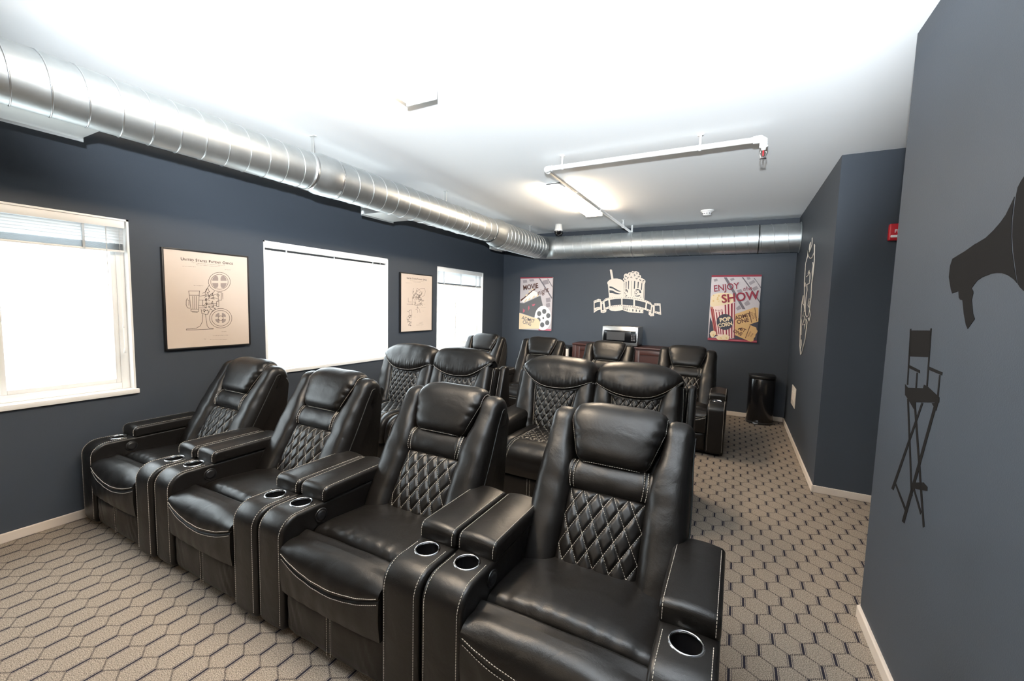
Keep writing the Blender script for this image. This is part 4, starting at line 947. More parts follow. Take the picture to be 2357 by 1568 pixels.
ENJOY={'corn':[(.015,.617),(.021,.678),(.08,.712),(.16,.724),(.272,.729),(.373,.726),(.434,.715),(.487,.682),(.499,.6),(.436,.57),(.317,.545),(.166,.524),(.044,.515),(.005,.556)],'bag_side':[(.008,.518),(.091,.512),(.213,.08),(.182,.079),(.115,.146)],'bag':[(.07,.515),(.302,.549),(.51,.586),(.551,.056),(.451,.037),(.203,.079)],'stripes':[[(.111,.516),(.136,.52),(.243,.096),(.222,.099)],[(.177,.522),(.197,.527),(.283,.097),(.263,.097)],[(.237,.531),(.267,.537),(.336,.083),(.31,.083)],[(.307,.549),(.337,.555),(.403,.07),(.377,.073)],[(.367,.559),(.401,.565),(.461,.041),(.436,.041)],[(.431,.57),(.471,.578),(.511,.047),(.486,.046)],[(.493,.582),(.513,.587),(.556,.056),(.539,.052)]],'side_stripes':[[(.025,.495),(.052,.481),(.162,.14),(.141,.139)],[(.072,.489),(.088,.481),(.199,.102),(.18,.102)]],'label':[(.105,.523),(.287,.541),(.305,.451),(.123,.432)],'oval':[(.506,.294),(.504,.267),(.494,.242),(.476,.218),(.451,.198),(.42,.183),(.384,.173),(.347,.169),(.309,.171),(.272,.179),(.238,.193),(.209,.211),(.187,.234),(.172,.259),(.165,.286),(.168,.314),(.178,.34),(.197,.363),(.222,.383),(.254,.398),(.289,.407),(.327,.411),(.365,.409),(.401,.401),(.434,.387),(.463,.368),(.485,.346),(.5,.321)],'ticket1':[(.53,.414),(.906,.521),(.979,.515),(1,.315),(.579,.189),(.544,.188)],'ticket2':[(.549,.188),(.831,.263),(.967,.225),(.98,.188),(1.0,.178),(.988,.148),(.966,.125),(.96,.087),(.937,.064),(.931,.026),(.878,.009),(.557,.098)],'t1line':[(.803,.46),(.818,.462),(.877,.298),(.863,.294)],'t1line2':[(.906,.517),(.916,.519),(.973,.318),(.961,.314)],'t2line':[(.841,.256),(.854,.252),(.775,.055),(.763,.058)],'darkbase':[(.545,.241),(1,.364),(1,.021),(.452,.034),(.183,.071),(.016,.028),(.02,.358),(.214,.072),(.492,.039),(.559,.052)],'pop1':[(.035,.105),(.064,.137),(.115,.15),(.162,.136),(.171,.094),(.132,.062),(.103,.042),(.06,.06)],'pop2':[(.164,.048),(.213,.076),(.286,.07),(.314,.098),(.385,.1),(.448,.072),(.433,.018),(.321,.014),(.219,.011)],'topbar':[(-.0,1.0),(1.0,1.0),(1.0,.972),(0,.971)],'botbar':[(.001,.036),(1,.034),(1.0,-.0),(.0,.0)],'botline':[(.001,.023),(1,.021),(1,.012),(.001,.013)],'strips':[[(.252,.964),(.313,.964),(.732,.492),(.672,.491)],[(.611,.965),(.641,.965),(1,.585),(.999,.614)],[(.847,.95),(.867,.95),(1,.798),(1,.819)]],'photos':[[(.756,.884),(.85,.925),(.886,.892),(.793,.848)],[(.831,.804),(.916,.837),(.958,.797),(.874,.76)],[(.529,.772),(.617,.788),(.65,.751),(.573,.72)],[(.694,.581),(.769,.626),(.823,.568),(.738,.537)],[(.375,.942),(.453,.957),(.476,.928),(.407,.909)],[(.041,.934),(.111,.949),(.134,.919),(.065,.897)],[(.542,.504),(.608,.55),(.652,.498),(.575,.467)],[(.709,.965),(.768,.965),(.795,.936),(.733,.924)]]}
MOVIE={'topbar':[(-.0,1.0),(1.0,1.0),(1.0,.98),(0,.975)],'botbar':[(.617,.027),(1,.035),(1.0,.0),(.618,0)],'clap_top':[(.012,.568),(.118,.612),(.449,.784),(.504,.78),(.217,.63),(.049,.543)],'clap_arm':[(.049,.543),(.422,.75),(.534,.718),(.55,.652),(.136,.515)],'clapper':[(0,.508),(.136,.506),(.646,.654),(.729,.465),(.47,.24),(0,.324)],'teeth':[[(.135,.523),(.204,.588),(.24,.584),(.178,.528)],[(.248,.551),(.309,.607),(.358,.616),(.304,.564)],[(.38,.591),(.44,.651),(.488,.655),(.442,.605)],[(.517,.627),(.563,.686),(.598,.669),(.565,.636)]],'notches':[[(.173,.655),(.215,.681),(.258,.669),(.202,.639)],[(.27,.724),(.311,.749),(.339,.733),(.298,.707)],[(.366,.767),(.407,.788),(.435,.776),(.394,.754)]],'stars':[[(.111,.408),(.155,.375),(.183,.393),(.163,.341),(.114,.323)],[(.267,.429),(.3,.463),(.323,.413),(.283,.362)],[(.391,.482),(.446,.492),(.501,.501),(.461,.459),(.42,.449)]],'reel':[(.997,.245),(.994,.198),(.98,.152),(.955,.11),(.922,.073),(.88,.044),(.833,.022),(.781,.01),(.728,.008),(.675,.016),(.625,.033),(.58,.06),(.542,.094),(.513,.135),(.495,.181),(.487,.228),(.491,.277),(.506,.323),(.531,.365),(.566,.402),(.609,.431),(.657,.452),(.709,.463),(.762,.464),(.814,.455),(.863,.437),(.907,.411),(.944,.376),(.972,.336),(.99,.292)],'reelholes':[[(.842,.364),(.837,.343),(.82,.326),(.794,.316),(.765,.315),(.739,.324),(.72,.34),(.713,.361),(.718,.382),(.736,.399),(.761,.409),(.79,.409),(.816,.401),(.835,.385)],[(.691,.318),(.686,.297),(.668,.28),(.642,.27),(.613,.269),(.586,.277),(.567,.294),(.56,.315),(.565,.336),(.583,.353),(.609,.363),(.638,.364),(.665,.355),(.684,.339)],[(.969,.287),(.963,.266),(.946,.249),(.921,.239),(.893,.238),(.866,.246),(.848,.262),(.84,.283),(.846,.304),(.863,.321),(.889,.331),(.917,.332),(.943,.323),(.962,.307)],[(.945,.154),(.94,.133),(.923,.116),(.897,.106),(.869,.104),(.842,.113),(.824,.129),(.816,.149),(.822,.171),(.839,.188),(.865,.198),(.893,.199),(.919,.191),(.938,.175)],[(.795,.11),(.789,.088),(.772,.071),(.746,.06),(.717,.059),(.691,.068),(.672,.084),(.664,.105),(.67,.126),(.687,.143),(.713,.154),(.742,.155),(.769,.146),(.788,.13)],[(.676,.197),(.67,.176),(.652,.158),(.626,.148),(.597,.147),(.57,.155),(.551,.172),(.544,.192),(.55,.214),(.567,.231),(.593,.242),(.623,.242),(.649,.234),(.668,.218)],[(.783,.236),(.778,.223),(.765,.214),(.748,.214),(.734,.221),(.729,.234),(.733,.247),(.747,.255),(.763,.255),(.777,.248)]],'ticket':[(0,.315),(.456,.236),(.595,.219),(.666,.155),(.63,.032),(-.0,.002)],'photos':[[(.689,.934),(.85,.951),(.893,.878),(.719,.852)],[(.811,.607),(.944,.625),(.96,.544),(.828,.525)],[(.078,.941),(.205,.95),(.221,.9),(.094,.891)],[(.815,.508),(.935,.527),(.951,.453),(.831,.434)],[(.275,.958),(.414,.967),(.443,.925),(.305,.917)]],'strips':[[(.579,.975),(.62,.975),(.997,.626),(.991,.593)],[(.835,.971),(.855,.971),(.998,.83),(.998,.805)]]}
PAT1={'lines':[[(.766,.708),(.762,.685),(.751,.662),(.733,.641),(.71,.623),(.683,.61),(.653,.601),(.622,.597),(.592,.599),(.563,.606),(.538,.618),(.518,.633),(.503,.652),(.494,.674),(.491,.696),(.496,.719),(.506,.741),(.523,.762),(.544,.779),(.57,.793),(.599,.802),(.63,.807),(.66,.806),(.689,.8),(.716,.789),(.737,.773),(.754,.754),(.763,.732),(.766,.708)],[(.738,.707),(.734,.689),(.725,.671),(.711,.655),(.693,.641),(.671,.63),(.648,.623),(.623,.621),(.599,.622),(.576,.627),(.556,.636),(.539,.648),(.527,.663),(.52,.68),(.518,.698),(.521,.715),(.53,.733),(.543,.749),(.56,.762),(.581,.773),(.604,.78),(.629,.784),(.653,.783),(.677,.778),(.697,.77),(.715,.758),(.728,.743),(.736,.726),(.738,.707)],[(.772,.3),(.768,.275),(.756,.252),(.738,.231),(.714,.214),(.686,.202),(.655,.195),(.623,.193),(.592,.197),(.562,.206),(.536,.219),(.515,.237),(.5,.258),(.49,.281),(.488,.304),(.492,.328),(.503,.35),(.52,.37),(.543,.387),(.569,.4),(.599,.408),(.631,.41),(.662,.408),(.693,.4),(.72,.386),(.742,.369),(.759,.348),(.769,.324),(.772,.3)],[(.744,.3),(.741,.281),(.731,.262),(.716,.246),(.697,.233),(.675,.223),(.65,.217),(.624,.216),(.598,.219),(.574,.226),(.553,.237),(.536,.251),(.523,.267),(.516,.285),(.514,.304),(.517,.323),(.526,.34),(.54,.356),(.558,.37),(.58,.38),(.604,.386),(.63,.388),(.656,.386),(.68,.379),(.702,.369),(.72,.355),(.734,.338),(.742,.32),(.744,.3)],[(.66,.302),(.656,.291),(.647,.282),(.633,.277),(.619,.277),(.606,.283),(.597,.292),(.594,.303),(.598,.313),(.607,.322),(.62,.327),(.635,.327),(.648,.322),(.657,.313),(.66,.302)],[(.256,.59),(.382,.594),(.373,.548),(.362,.402),(.273,.402),(.261,.542),(.256,.59)],[(.262,.546),(.378,.548)],[(.273,.402),(.272,.379),(.361,.376),(.362,.402)],[(.286,.372),(.347,.367)],[(.298,.538),(.297,.406)],[(.321,.539),(.317,.406)],[(.34,.539),(.336,.406)],[(.379,.54),(.445,.55),(.446,.58)],[(.371,.499),(.457,.498),(.454,.415),(.367,.415)],[(.368,.439),(.455,.439)],[(.414,.497),(.411,.439)],[(.456,.467),(.58,.464)],[(.455,.45),(.579,.446)],[(.581,.486),(.611,.487),(.609,.431),(.579,.433),(.581,.486)],[(.604,.586),(.647,.586),(.642,.5),(.604,.504),(.604,.586)],[(.661,.581),(.663,.514)],[(.523,.547),(.594,.571)],[(.522,.534),(.592,.518)],[(.475,.581),(.493,.529),(.472,.502),(.501,.494)],[(.489,.551),(.543,.556),(.552,.521),(.492,.52),(.489,.551)],[(.446,.589),(.498,.66)],[(.457,.615),(.486,.621),(.495,.59)],[(.237,.516),(.225,.49),(.221,.448),(.233,.415),(.26,.41)],[(.237,.499),(.255,.491),(.252,.44)],[(.391,.402),(.398,.354),(.466,.344),(.487,.38)],[(.408,.347),(.4,.266),(.374,.223),(.325,.199),(.214,.194),(.213,.183),(.529,.185),(.529,.192),(.48,.195),(.456,.221),(.441,.345)],[(.463,.397),(.486,.371),(.466,.358)],[(.479,.432),(.548,.415),(.567,.397)],[(.488,.424),(.527,.388)],[(.477,.633),(.456,.589),(.417,.571)],[(.519,.433),(.537,.425),(.541,.454)],[(.485,.391),(.517,.397)],[(.491,.535),(.497,.542)],[(.44,.527),(.45,.54),(.455,.543)],[(.538,.561),(.533,.556),(.523,.554),(.513,.556),(.509,.56),(.513,.565),(.523,.567),(.534,.566),(.538,.561)],[(.433,.383),(.425,.367),(.435,.376)],[(.432,.392),(.468,.386)],[(.463,.511),(.461,.507),(.455,.505),(.45,.507),(.448,.511),(.451,.515),(.456,.517),(.461,.515),(.463,.511)],[(.467,.461),(.463,.456),(.454,.454),(.445,.456),(.442,.461),(.446,.467),(.454,.469),(.463,.467),(.467,.461)],[(.454,.417),(.44,.417)],[(.542,.575),(.523,.566),(.56,.597)],[(.557,.512),(.518,.517)],[(.44,.389),(.436,.381),(.426,.377),(.417,.381),(.414,.389),(.418,.397),(.427,.401),(.436,.397),(.44,.389)],[(.59,.517),(.591,.513)],[(.414,.431),(.428,.448),(.436,.449)],[(.462,.46),(.455,.445),(.465,.468)],[(.468,.549),(.466,.542),(.46,.539),(.455,.542),(.453,.549),(.456,.556),(.461,.559),(.466,.556),(.468,.549)],[(.619,.555),(.614,.549),(.602,.546),(.591,.548),(.587,.555),(.592,.561),(.603,.564),(.614,.562),(.619,.555)],[(.478,.537),(.504,.538)],[(.483,.574),(.465,.574),(.5,.591)],[(.54,.39),(.564,.395)],[(.485,.555),(.477,.557),(.509,.54)],[(.596,.494),(.615,.494)],[(.463,.502),(.46,.494),(.453,.49),(.447,.494),(.444,.502),(.447,.511),(.454,.514),(.461,.511),(.463,.502)],[(.591,.457),(.578,.463)],[(.447,.425),(.441,.415),(.46,.416)],[(.528,.429),(.544,.433)],[(.491,.427),(.474,.421)],[(.538,.467),(.534,.462),(.526,.46),(.518,.462),(.515,.467),(.518,.472),(.526,.474),(.534,.472),(.538,.467)],[(.532,.491),(.537,.481),(.524,.485)],[(.543,.415),(.57,.41)],[(.531,.384),(.532,.383),(.514,.369)],[(.588,.489),(.605,.486)],[(.426,.425),(.439,.426)]],'fills':[[(.612,.714),(.536,.711),(.543,.737),(.574,.767),(.602,.765),(.613,.745)],[(.611,.318),(.56,.318),(.567,.342),(.598,.361),(.613,.359)],[(.641,.715),(.719,.719),(.714,.746),(.684,.773),(.655,.767),(.642,.746)],[(.644,.317),(.696,.316),(.691,.34),(.66,.361),(.645,.359)],[(.611,.689),(.535,.686),(.54,.66),(.569,.633),(.597,.637),(.61,.658)],[(.61,.292),(.559,.293),(.564,.27),(.594,.249),(.609,.251)],[(.64,.69),(.718,.694),(.711,.667),(.679,.637),(.65,.639),(.639,.659)],[(.643,.292),(.695,.291),(.688,.267),(.656,.248),(.642,.25)]],'title':[(.18,.911),(.808,.917)],'sub':[[(.299,.885),(.707,.884)],[(.354,.868),(.64,.867)],[(.199,.842),(.353,.844)],[(.701,.842),(.79,.843)],[(.317,.649),(.434,.651)],[(.521,.113),(.718,.111)],[(.485,.072),(.705,.061)],[(.635,.152),(.703,.154)],[(.411,.082),(.436,.079)]]}
PAT2={'lines':[[(.651,.685),(.642,.669),(.615,.655),(.577,.647),(.535,.646),(.498,.652),(.472,.664),(.463,.68),(.472,.696),(.498,.709),(.535,.718),(.577,.719),(.615,.713),(.641,.701),(.651,.685)],[(.362,.725),(.355,.668),(.407,.621)],[(.391,.758),(.362,.733)],[(.466,.704),(.495,.762),(.555,.74),(.616,.758),(.74,.771),(.772,.714),(.742,.646),(.664,.611)],[(.617,.692),(.648,.66),(.572,.625),(.618,.634),(.694,.711)],[(.407,.629),(.496,.599),(.633,.602)],[(.349,.579),(.342,.474),(.378,.466)],[(.378,.588),(.467,.598),(.512,.574),(.467,.557),(.393,.556)],[(.496,.607),(.572,.559),(.633,.593),(.665,.544),(.604,.46)],[(.378,.515),(.452,.508),(.408,.466),(.498,.459),(.619,.468)],[(.498,.459),(.528,.418),(.483,.409),(.559,.409)],[(.453,.376),(.498,.384),(.529,.351),(.514,.326)],[(.574,.393),(.598,.326)],[(.219,.585),(.219,.513),(.32,.514)],[(.176,.476),(.349,.474)],[(.248,.368),(.32,.376),(.335,.286),(.263,.278),(.248,.368)],[(.255,.279),(.335,.27),(.321,.245),(.234,.238)],[(.184,.247),(.184,.206),(.234,.197)],[(.227,.173),(.307,.163),(.234,.108),(.322,.097)],[(.263,.181),(.292,.09)],[(.321,.171),(.307,.131)],[(.569,.523),(.589,.543),(.538,.525)],[(.576,.679),(.588,.698),(.573,.693)],[(.394,.697),(.39,.692),(.38,.689),(.37,.691),(.366,.697),(.37,.702),(.38,.705),(.39,.703),(.394,.697)],[(.395,.606),(.389,.599),(.375,.595),(.36,.598),(.354,.605),(.36,.613),(.374,.616),(.389,.613),(.395,.606)],[(.459,.485),(.454,.479),(.441,.477),(.428,.479),(.423,.485),(.428,.491),(.441,.494),(.454,.491),(.459,.485)],[(.496,.706),(.484,.724),(.506,.726)],[(.541,.645),(.583,.632),(.534,.629)],[(.595,.637),(.589,.63),(.574,.627),(.559,.629),(.552,.636),(.559,.644),(.574,.647),(.589,.645),(.595,.637)],[(.682,.469),(.669,.453),(.636,.489)],[(.57,.568),(.564,.559),(.549,.555),(.534,.558),(.527,.567),(.533,.576),(.549,.58),(.564,.577),(.57,.568)],[(.502,.618),(.497,.609),(.485,.604),(.474,.608),(.469,.617),(.474,.626),(.485,.63),(.497,.627),(.502,.618)],[(.488,.47),(.496,.48),(.531,.47)],[(.498,.649),(.497,.658),(.496,.668)],[(.591,.617),(.584,.608),(.567,.604),(.55,.607),(.543,.615),(.55,.624),(.567,.628),(.584,.625),(.591,.617)],[(.393,.587),(.385,.579),(.367,.575),(.349,.578),(.342,.586),(.349,.595),(.367,.598),(.385,.595),(.393,.587)],[(.469,.663),(.461,.656),(.442,.653),(.424,.655),(.416,.661),(.424,.667),(.442,.67),(.461,.668),(.469,.663)],[(.562,.607),(.572,.597),(.528,.594)],[(.477,.589),(.472,.582),(.461,.579),(.449,.581),(.445,.588),(.449,.595),(.461,.599),(.472,.596),(.477,.589)],[(.514,.638),(.522,.657),(.492,.639)],[(.668,.492),(.623,.48),(.661,.488)],[(.597,.564),(.634,.569),(.587,.546)],[(.426,.653),(.388,.639),(.444,.657)],[(.457,.52),(.425,.52),(.461,.52)],[(.47,.694),(.498,.713),(.446,.678)],[(.648,.556),(.642,.546),(.625,.542),(.608,.546),(.601,.555),(.608,.564),(.625,.568),(.641,.565),(.648,.556)],[(.721,.546),(.714,.54),(.695,.537),(.677,.54),(.67,.545),(.677,.551),(.695,.554),(.713,.552),(.721,.546)],[(.576,.473),(.543,.481),(.615,.491)],[(.585,.625),(.579,.62),(.563,.617),(.548,.619),(.542,.624),(.548,.629),(.563,.631),(.578,.629),(.585,.625)],[(.41,.63),(.407,.623),(.398,.62),(.389,.622),(.385,.63),(.389,.637),(.398,.64),(.407,.637),(.41,.63)],[(.628,.494),(.622,.488),(.609,.485),(.596,.488),(.59,.494),(.595,.5),(.609,.503),(.622,.5),(.628,.494)],[(.56,.603),(.548,.621),(.578,.621)],[(.324,.214),(.303,.213),(.302,.202)],[(.235,.263),(.208,.255),(.249,.284)],[(.246,.205),(.239,.199),(.221,.196),(.204,.199),(.197,.206),(.204,.213),(.221,.215),(.238,.212),(.246,.205)],[(.223,.172),(.219,.163),(.209,.159),(.2,.163),(.196,.172),(.2,.181),(.209,.185),(.219,.181),(.223,.172)],[(.221,.107),(.248,.121),(.231,.114)],[(.298,.269),(.294,.26),(.285,.257),(.275,.261),(.271,.269),(.275,.277),(.285,.281),(.294,.277),(.298,.269)],[(.262,.138),(.27,.135),(.283,.142)],[(.231,.35),(.23,.339),(.188,.351)],[(.275,.238),(.271,.233),(.261,.231),(.251,.233),(.247,.239),(.251,.244),(.261,.246),(.271,.244),(.275,.238)]],'title':[(.169,.927),(.816,.925)],'sub':[[(.275,.888),(.723,.887)],[(.362,.869),(.615,.869)],[(.141,.843),(.347,.849)],[(.666,.481),(.768,.478)],[(.635,.426),(.784,.419)],[(.667,.359),(.73,.355)],[(.395,.253),(.454,.25)],[(.561,.133),(.701,.134)],[(.478,.101),(.717,.104)],[(.592,.149),(.701,.155)]]}
CHAIR={'back':[(.272,1.438),(.478,1.446),(.488,1.348),(.293,1.332)],'postL':[(.273,1.444),(.286,1.445),(.314,1.217),(.301,1.215)],'postR':[(.469,1.453),(.48,1.454),(.5,1.242),(.487,1.239)],'armL':[(.294,1.299),(.414,1.29),(.417,1.279),(.297,1.286)],'armLpost':[(.385,1.277),(.397,1.279),(.404,1.216),(.39,1.214)],'armR':[(.49,1.314),(.605,1.307),(.605,1.296),(.491,1.302)],'armRpost':[(.582,1.295),(.592,1.296),(.596,1.217),(.584,1.215)],'seat':[(.281,1.215),(.314,1.206),(.461,1.228),(.466,1.242),(.496,1.241),(.603,1.219),(.606,1.202),(.588,1.194),(.571,1.195),(.39,1.16),(.326,1.162),(.293,1.172)],'brkL':[(.326,1.162),(.411,1.164),(.417,1.14),(.397,1.134)],'brkR':[(.548,1.188),(.6,1.201),(.59,1.169)],'leg1':[(.319,1.161),(.336,1.164),(.472,.812),(.457,.803)],'leg2':[(.461,1.173),(.477,1.174),(.275,.757),(.25,.756)],'leg3':[(.391,1.155),(.41,1.158),(.601,.751),(.587,.741)],'leg4':[(.567,1.181),(.587,1.18),(.423,.68),(.397,.677)],'foot':[(.472,.865),(.553,.896),(.589,.892),(.59,.878),(.56,.868),(.478,.844)],'str1':[(.277,.791),(.29,.798),(.424,.742),(.415,.728)],'str2':[(.469,.839),(.482,.846),(.563,.788),(.555,.775)]}
MEGA=[(.573,1.635),(.573,1.673),(.585,1.696),(.666,1.711),(.728,1.726),(.738,1.727),(.787,1.736),(.825,1.751),(.855,1.767),(.879,1.784),(.897,1.807),(.911,1.826),(.911,1.793),(.912,1.757),(.918,1.721),(.931,1.678),(.948,1.638),(.97,1.592),(.953,1.603),(.925,1.615),(.897,1.623),(.869,1.626),(.841,1.626),(.794,1.619),(.767,1.611),(.748,1.597),(.738,1.588),(.75,1.579),(.752,1.572),(.747,1.553),(.765,1.509),(.779,1.494),(.743,1.462),(.728,1.475),(.707,1.51),(.688,1.553),(.673,1.555),(.662,1.562),(.654,1.583),(.612,1.577),(.598,1.592)]
MEGA2=[(.918,1.825),(.917,1.791),(.918,1.756),(.924,1.72),(.937,1.677),(.954,1.637),(.974,1.59),(.986,1.58),(1.003,1.57),(1.03,1.56),(1.055,1.58),(1.07,1.64),(1.07,1.74),(1.055,1.83),(1.02,1.89),(.985,1.895),(.942,1.869),(.931,1.86),(.921,1.848)]
ART=[[(-1.32,2.285),(-1.341,2.215),(-1.258,2.168),(-1.185,2.147),(-1.213,2.199),(-1.229,2.252),(-1.174,2.238),(-1.167,2.179)],[(-1.509,2.192),(-1.543,2.108),(-1.422,2.066),(-1.282,2.075),(-1.132,2.119),(-1.046,2.186),(-1.091,2.128),(-.969,2.053),(-.982,1.944),(-1.002,1.835),(-1.034,1.78),(-1.101,1.794),(-1.067,1.831)],[(-1.529,2.182),(-1.598,2.023),(-1.591,1.896),(-1.574,1.834),(-1.547,1.787),(-1.592,1.657),(-1.571,1.601),(-1.563,1.52),(-1.509,1.47),(-1.407,1.453),(-1.305,1.477),(-1.239,1.537),(-1.229,1.606),(-1.234,1.701),(-1.269,1.743),(-1.203,1.806)],[(-1.123,1.894),(-1.239,1.898),(-1.313,1.918),(-1.298,1.945),(-1.229,1.916),(-1.246,1.936),(-1.371,1.914),(-1.409,1.844),(-1.388,1.804),(-1.234,1.804)],[(-1.503,2.012),(-1.55,1.972),(-1.522,1.91),(-1.58,1.849),(-1.554,1.823)],[(-1.034,1.78),(-1.097,1.653),(-1.162,1.564),(-1.242,1.511)],[(-.99,1.692),(-1.012,1.601),(-1.12,1.582),(-1.214,1.528),(-1.066,1.457),(-1.193,1.511)],[(-.99,1.692),(-.926,1.612),(-.933,1.511),(-.956,1.419),(-.987,1.292),(-1.077,1.115),(-1.175,1.033),(-1.245,1.057),(-1.345,1.152),(-1.422,1.226),(-1.45,1.328),(-1.463,1.403),(-1.359,1.435),(-1.335,1.323),(-1.305,1.374),(-1.125,1.36),(-1.265,1.442),(-1.191,1.463)],[(-1.125,1.199),(-1.033,1.184),(-1.071,1.123),(-1.138,1.093),(-1.175,1.14),(-1.125,1.199)],[(-1.466,1.644),(-1.42,1.578),(-1.517,1.552),(-1.535,1.618)],[(-1.589,1.52),(-1.642,1.472),(-1.594,1.415),(-1.512,1.446)],[(-.989,1.42),(-1.093,1.251)]]

INK = flatm('brown_black_ink', 60, 44, 40); INK2 = flatm('grey_ink', 140, 126, 116); PAPER = mat('aged_cream_paper', srgb(205, 190, 177), .75, spec=.2, var=(5, .05))
def sc2(loops, w, h): return [[(x*w, y*h) for x, y in l] for l in loops]
def patent(D, y0, y1, z0, z1, label, grp):
    fw_ = .012; th = .03; w, h = y1-y0, z1-z0
    t = empty('framed_print', (0, y0, z0), label=label, cat='framed picture', group=grp); MF_ = frameM((th, 0, 0), (0, 1, 0), (0, 0, 1))
    b = MB()
    for a0, a1, c0, c1 in ((0, fw_, 0, h), (w-fw_, w, 0, h), (fw_, w-fw_, 0, fw_), (fw_, w-fw_, h-fw_, h)): b.box(0.001, th, a0, a1, c0, c1, .0015)
    b.build('frame', FRAMEB, t, 'angle')
    b = MB(); b.box(.001, th-.006, fw_-.002, w-fw_+.002, fw_-.002, h-fw_+.002); b.build('print', PAPER, t, False)
    W_, H_ = w-2*fw_, h-2*fw_; M_ = frameM((th-.006, fw_, fw_), (0, 1, 0), (0, 0, 1))
    b = MB(); strokes(b, sc2(D['lines'], W_, H_), M_, .0006, .0030 if 'fills' in D else .0036)
    tag(b.build('line_drawing', INK, t, False), kind='stuff')
    if 'fills' in D: b = MB(); flat(b, sc2(D['fills'], W_, H_), M_, .0002, .0001); tag(b.build('shaded_reel_openings', flatm('grey_wash', 150, 136, 130), t, False), kind='stuff')
    b = MB(); (ax, ay), (bx_, by) = D['title']; xs = ax*W_; xe_ = bx_*W_; words = ('United', 'States', 'Patent', 'Office'); yb = (ay+by)/2*H_
    # small capitals: a tall first letter and lower capitals after it
    adv = xs; tmp = []
    tot = 0; items = []
    for wd_ in words:
        m1 = text_mesh(wd_[0], 1.0, align='LEFT', bold=.022); m2 = text_mesh(wd_[1:].upper(), .78, align='LEFT', spacing=1.08, bold=.016)
        w1 = max(v.co.x for v in m1.vertices); w2 = max(v.co.x for v in m2.vertices); items.append((m1, m2, w1, w2)); tot += w1+w2+.06
    tot += .42*3; k = (xe_-xs)/tot; x = xs
    for m1, m2, w1, w2 in items:
        b.addmesh(m1, M_ @ Matrix.Translation((x, yb, .0006)) @ Matrix.Diagonal((k, k, 1, 1)))
        b.addmesh(m2, M_ @ Matrix.Translation((x+(w1+.06)*k, yb-.09*k, .0006)) @ Matrix.Diagonal((k, k, 1, 1))); x += (w1+w2+.06+.42)*k
    b.build('lettering', INK, t, False)
    # the fine print and signatures, too small to read: broken hairlines
    b = MB()
    for l in sc2(D['sub'], W_, H_):
        (x0, q0), (x1, q1) = l; n = max(3, int((x1-x0)/.011)); rnd = random.Random(int(x0*9999))
        for i in range(n):
            a = i/n; c = (i+.55+.35*rnd.random())/n; j = rnd.uniform(-.0015, .0015)
            strokes(b, [[(x0+(x1-x0)*a, q0+(q1-q0)*a+j), (x0+(x1-x0)*c, q0+(q1-q0)*c-j)]], M_, .0006, .0028 if rnd.random() > .5 else .0018)
    tag(b.build('fine_print', INK2, t, False), kind='stuff')
patent(PAT1, -5.2045, -4.576, 1.0925, 1.8635, 'larger black-framed patent drawing of a film projector between the two wide windows', 'framed patent drawings')
patent(PAT2, -2.697, -2.059, 1.112, 1.8795, 'black-framed patent drawing of a camera mechanism beside the small corner window', 'framed patent drawings')

def poster(name, x0, x1, z0, z1, label):
    t = empty(name, (x0, 0, z0), label=label, cat='poster', group='canvas movie posters'); w, h = x1-x0, z1-z0
    b = MB(); b.box(0, w, -.03, -.001, 0, h, .003); b.build('canvas', PG, t, 'angle'); M_ = frameM((0, -.03, 0), (1, 0, 0), (0, 0, 1)); cnt = [0]
    def lay(nm, loops, m, ext=.0002):
        cnt[0] += 1; b = MB(); flat(b, sc2(loops, w, h), M_, cnt[0]*.0005, ext); return b.build(nm, m, t, False)
    def tx(nm, items, m):
        cnt[0] += 1; b = MB()
        for txt, size, x, y, rot, kw in items: text(b, txt, size, M_, x*w, y*h, cnt[0]*.0005+.0004, R(rot), **kw)
        return b.build(nm, m, t, False)
    return lay, tx
PG = flatm('canvas_pale_grey', 196, 188, 190); PG2 = flatm('print_mid_grey', 150, 142, 146); PG3 = flatm('print_dark_grey', 112, 106, 112); PLG = flatm('print_light_grey', 222, 216, 216)
PRED = flatm('print_maroon', 138, 52, 66); PRED2 = flatm('print_rose', 186, 104, 118); PCR = flatm('print_popcorn_cream', 226, 205, 170); PCR2 = flatm('print_popcorn_tan', 214, 178, 124)
PTK = flatm('print_ticket_tan', 206, 168, 118); PNV = flatm('print_navy', 70, 70, 80); PBR = flatm('print_brown', 92, 62, 54); PBAG = flatm('print_bag_pink', 232, 206, 198); PSLATE = flatm('print_slate', 104, 104, 106); PWH = flatm('print_white', 238, 234, 230); PBAGS = flatm('print_bag_side', 176, 112, 98)
lay, tx = poster('movie_poster', 3.4435, 4.0637, 1.067, 2.002, 'canvas poster reading enjoy the show with a striped popcorn bag and tickets')
E_ = ENJOY
lay('photo_frames', E_['photos'], PG2); lay('film_strips', E_['strips'], PG3); lay('dark_backdrop', [E_['darkbase']], PNV)
lay('top_border', [E_['topbar']], PRED); lay('bottom_border', [E_['botbar']], PRED); lay('bottom_line', [E_['botline']], PRED2)
lay('popcorn_heap', [E_['corn']], PCR)
rn = random.Random(3); dots = []
for i in range(46):
    x, y = rn.uniform(.06, .46), rn.uniform(.60, .71)
    r = rn.uniform(.008, .016); dots.append([(x+r*cos(t)*1.4, y+r*sin(t)) for t in [2*pi*k/7 for k in range(7)]])
for d in dots[:1]: pass
cntm = MB()
lay('popcorn_kernels', [[(d[0][0], d[0][1]), *d[1:]] for d in dots[::2]], PCR2)
lay('bag_side', [E_['bag_side']], PBAGS); lay('bag_front', [E_['bag']], PBAG); lay('bag_stripes', E_['stripes']+E_['side_stripes'], PRED); lay('bag_label', [E_['label']], PBAG)
tx('label_lettering', [('fresh', .052, .20, .463, 5, {})], PRED)
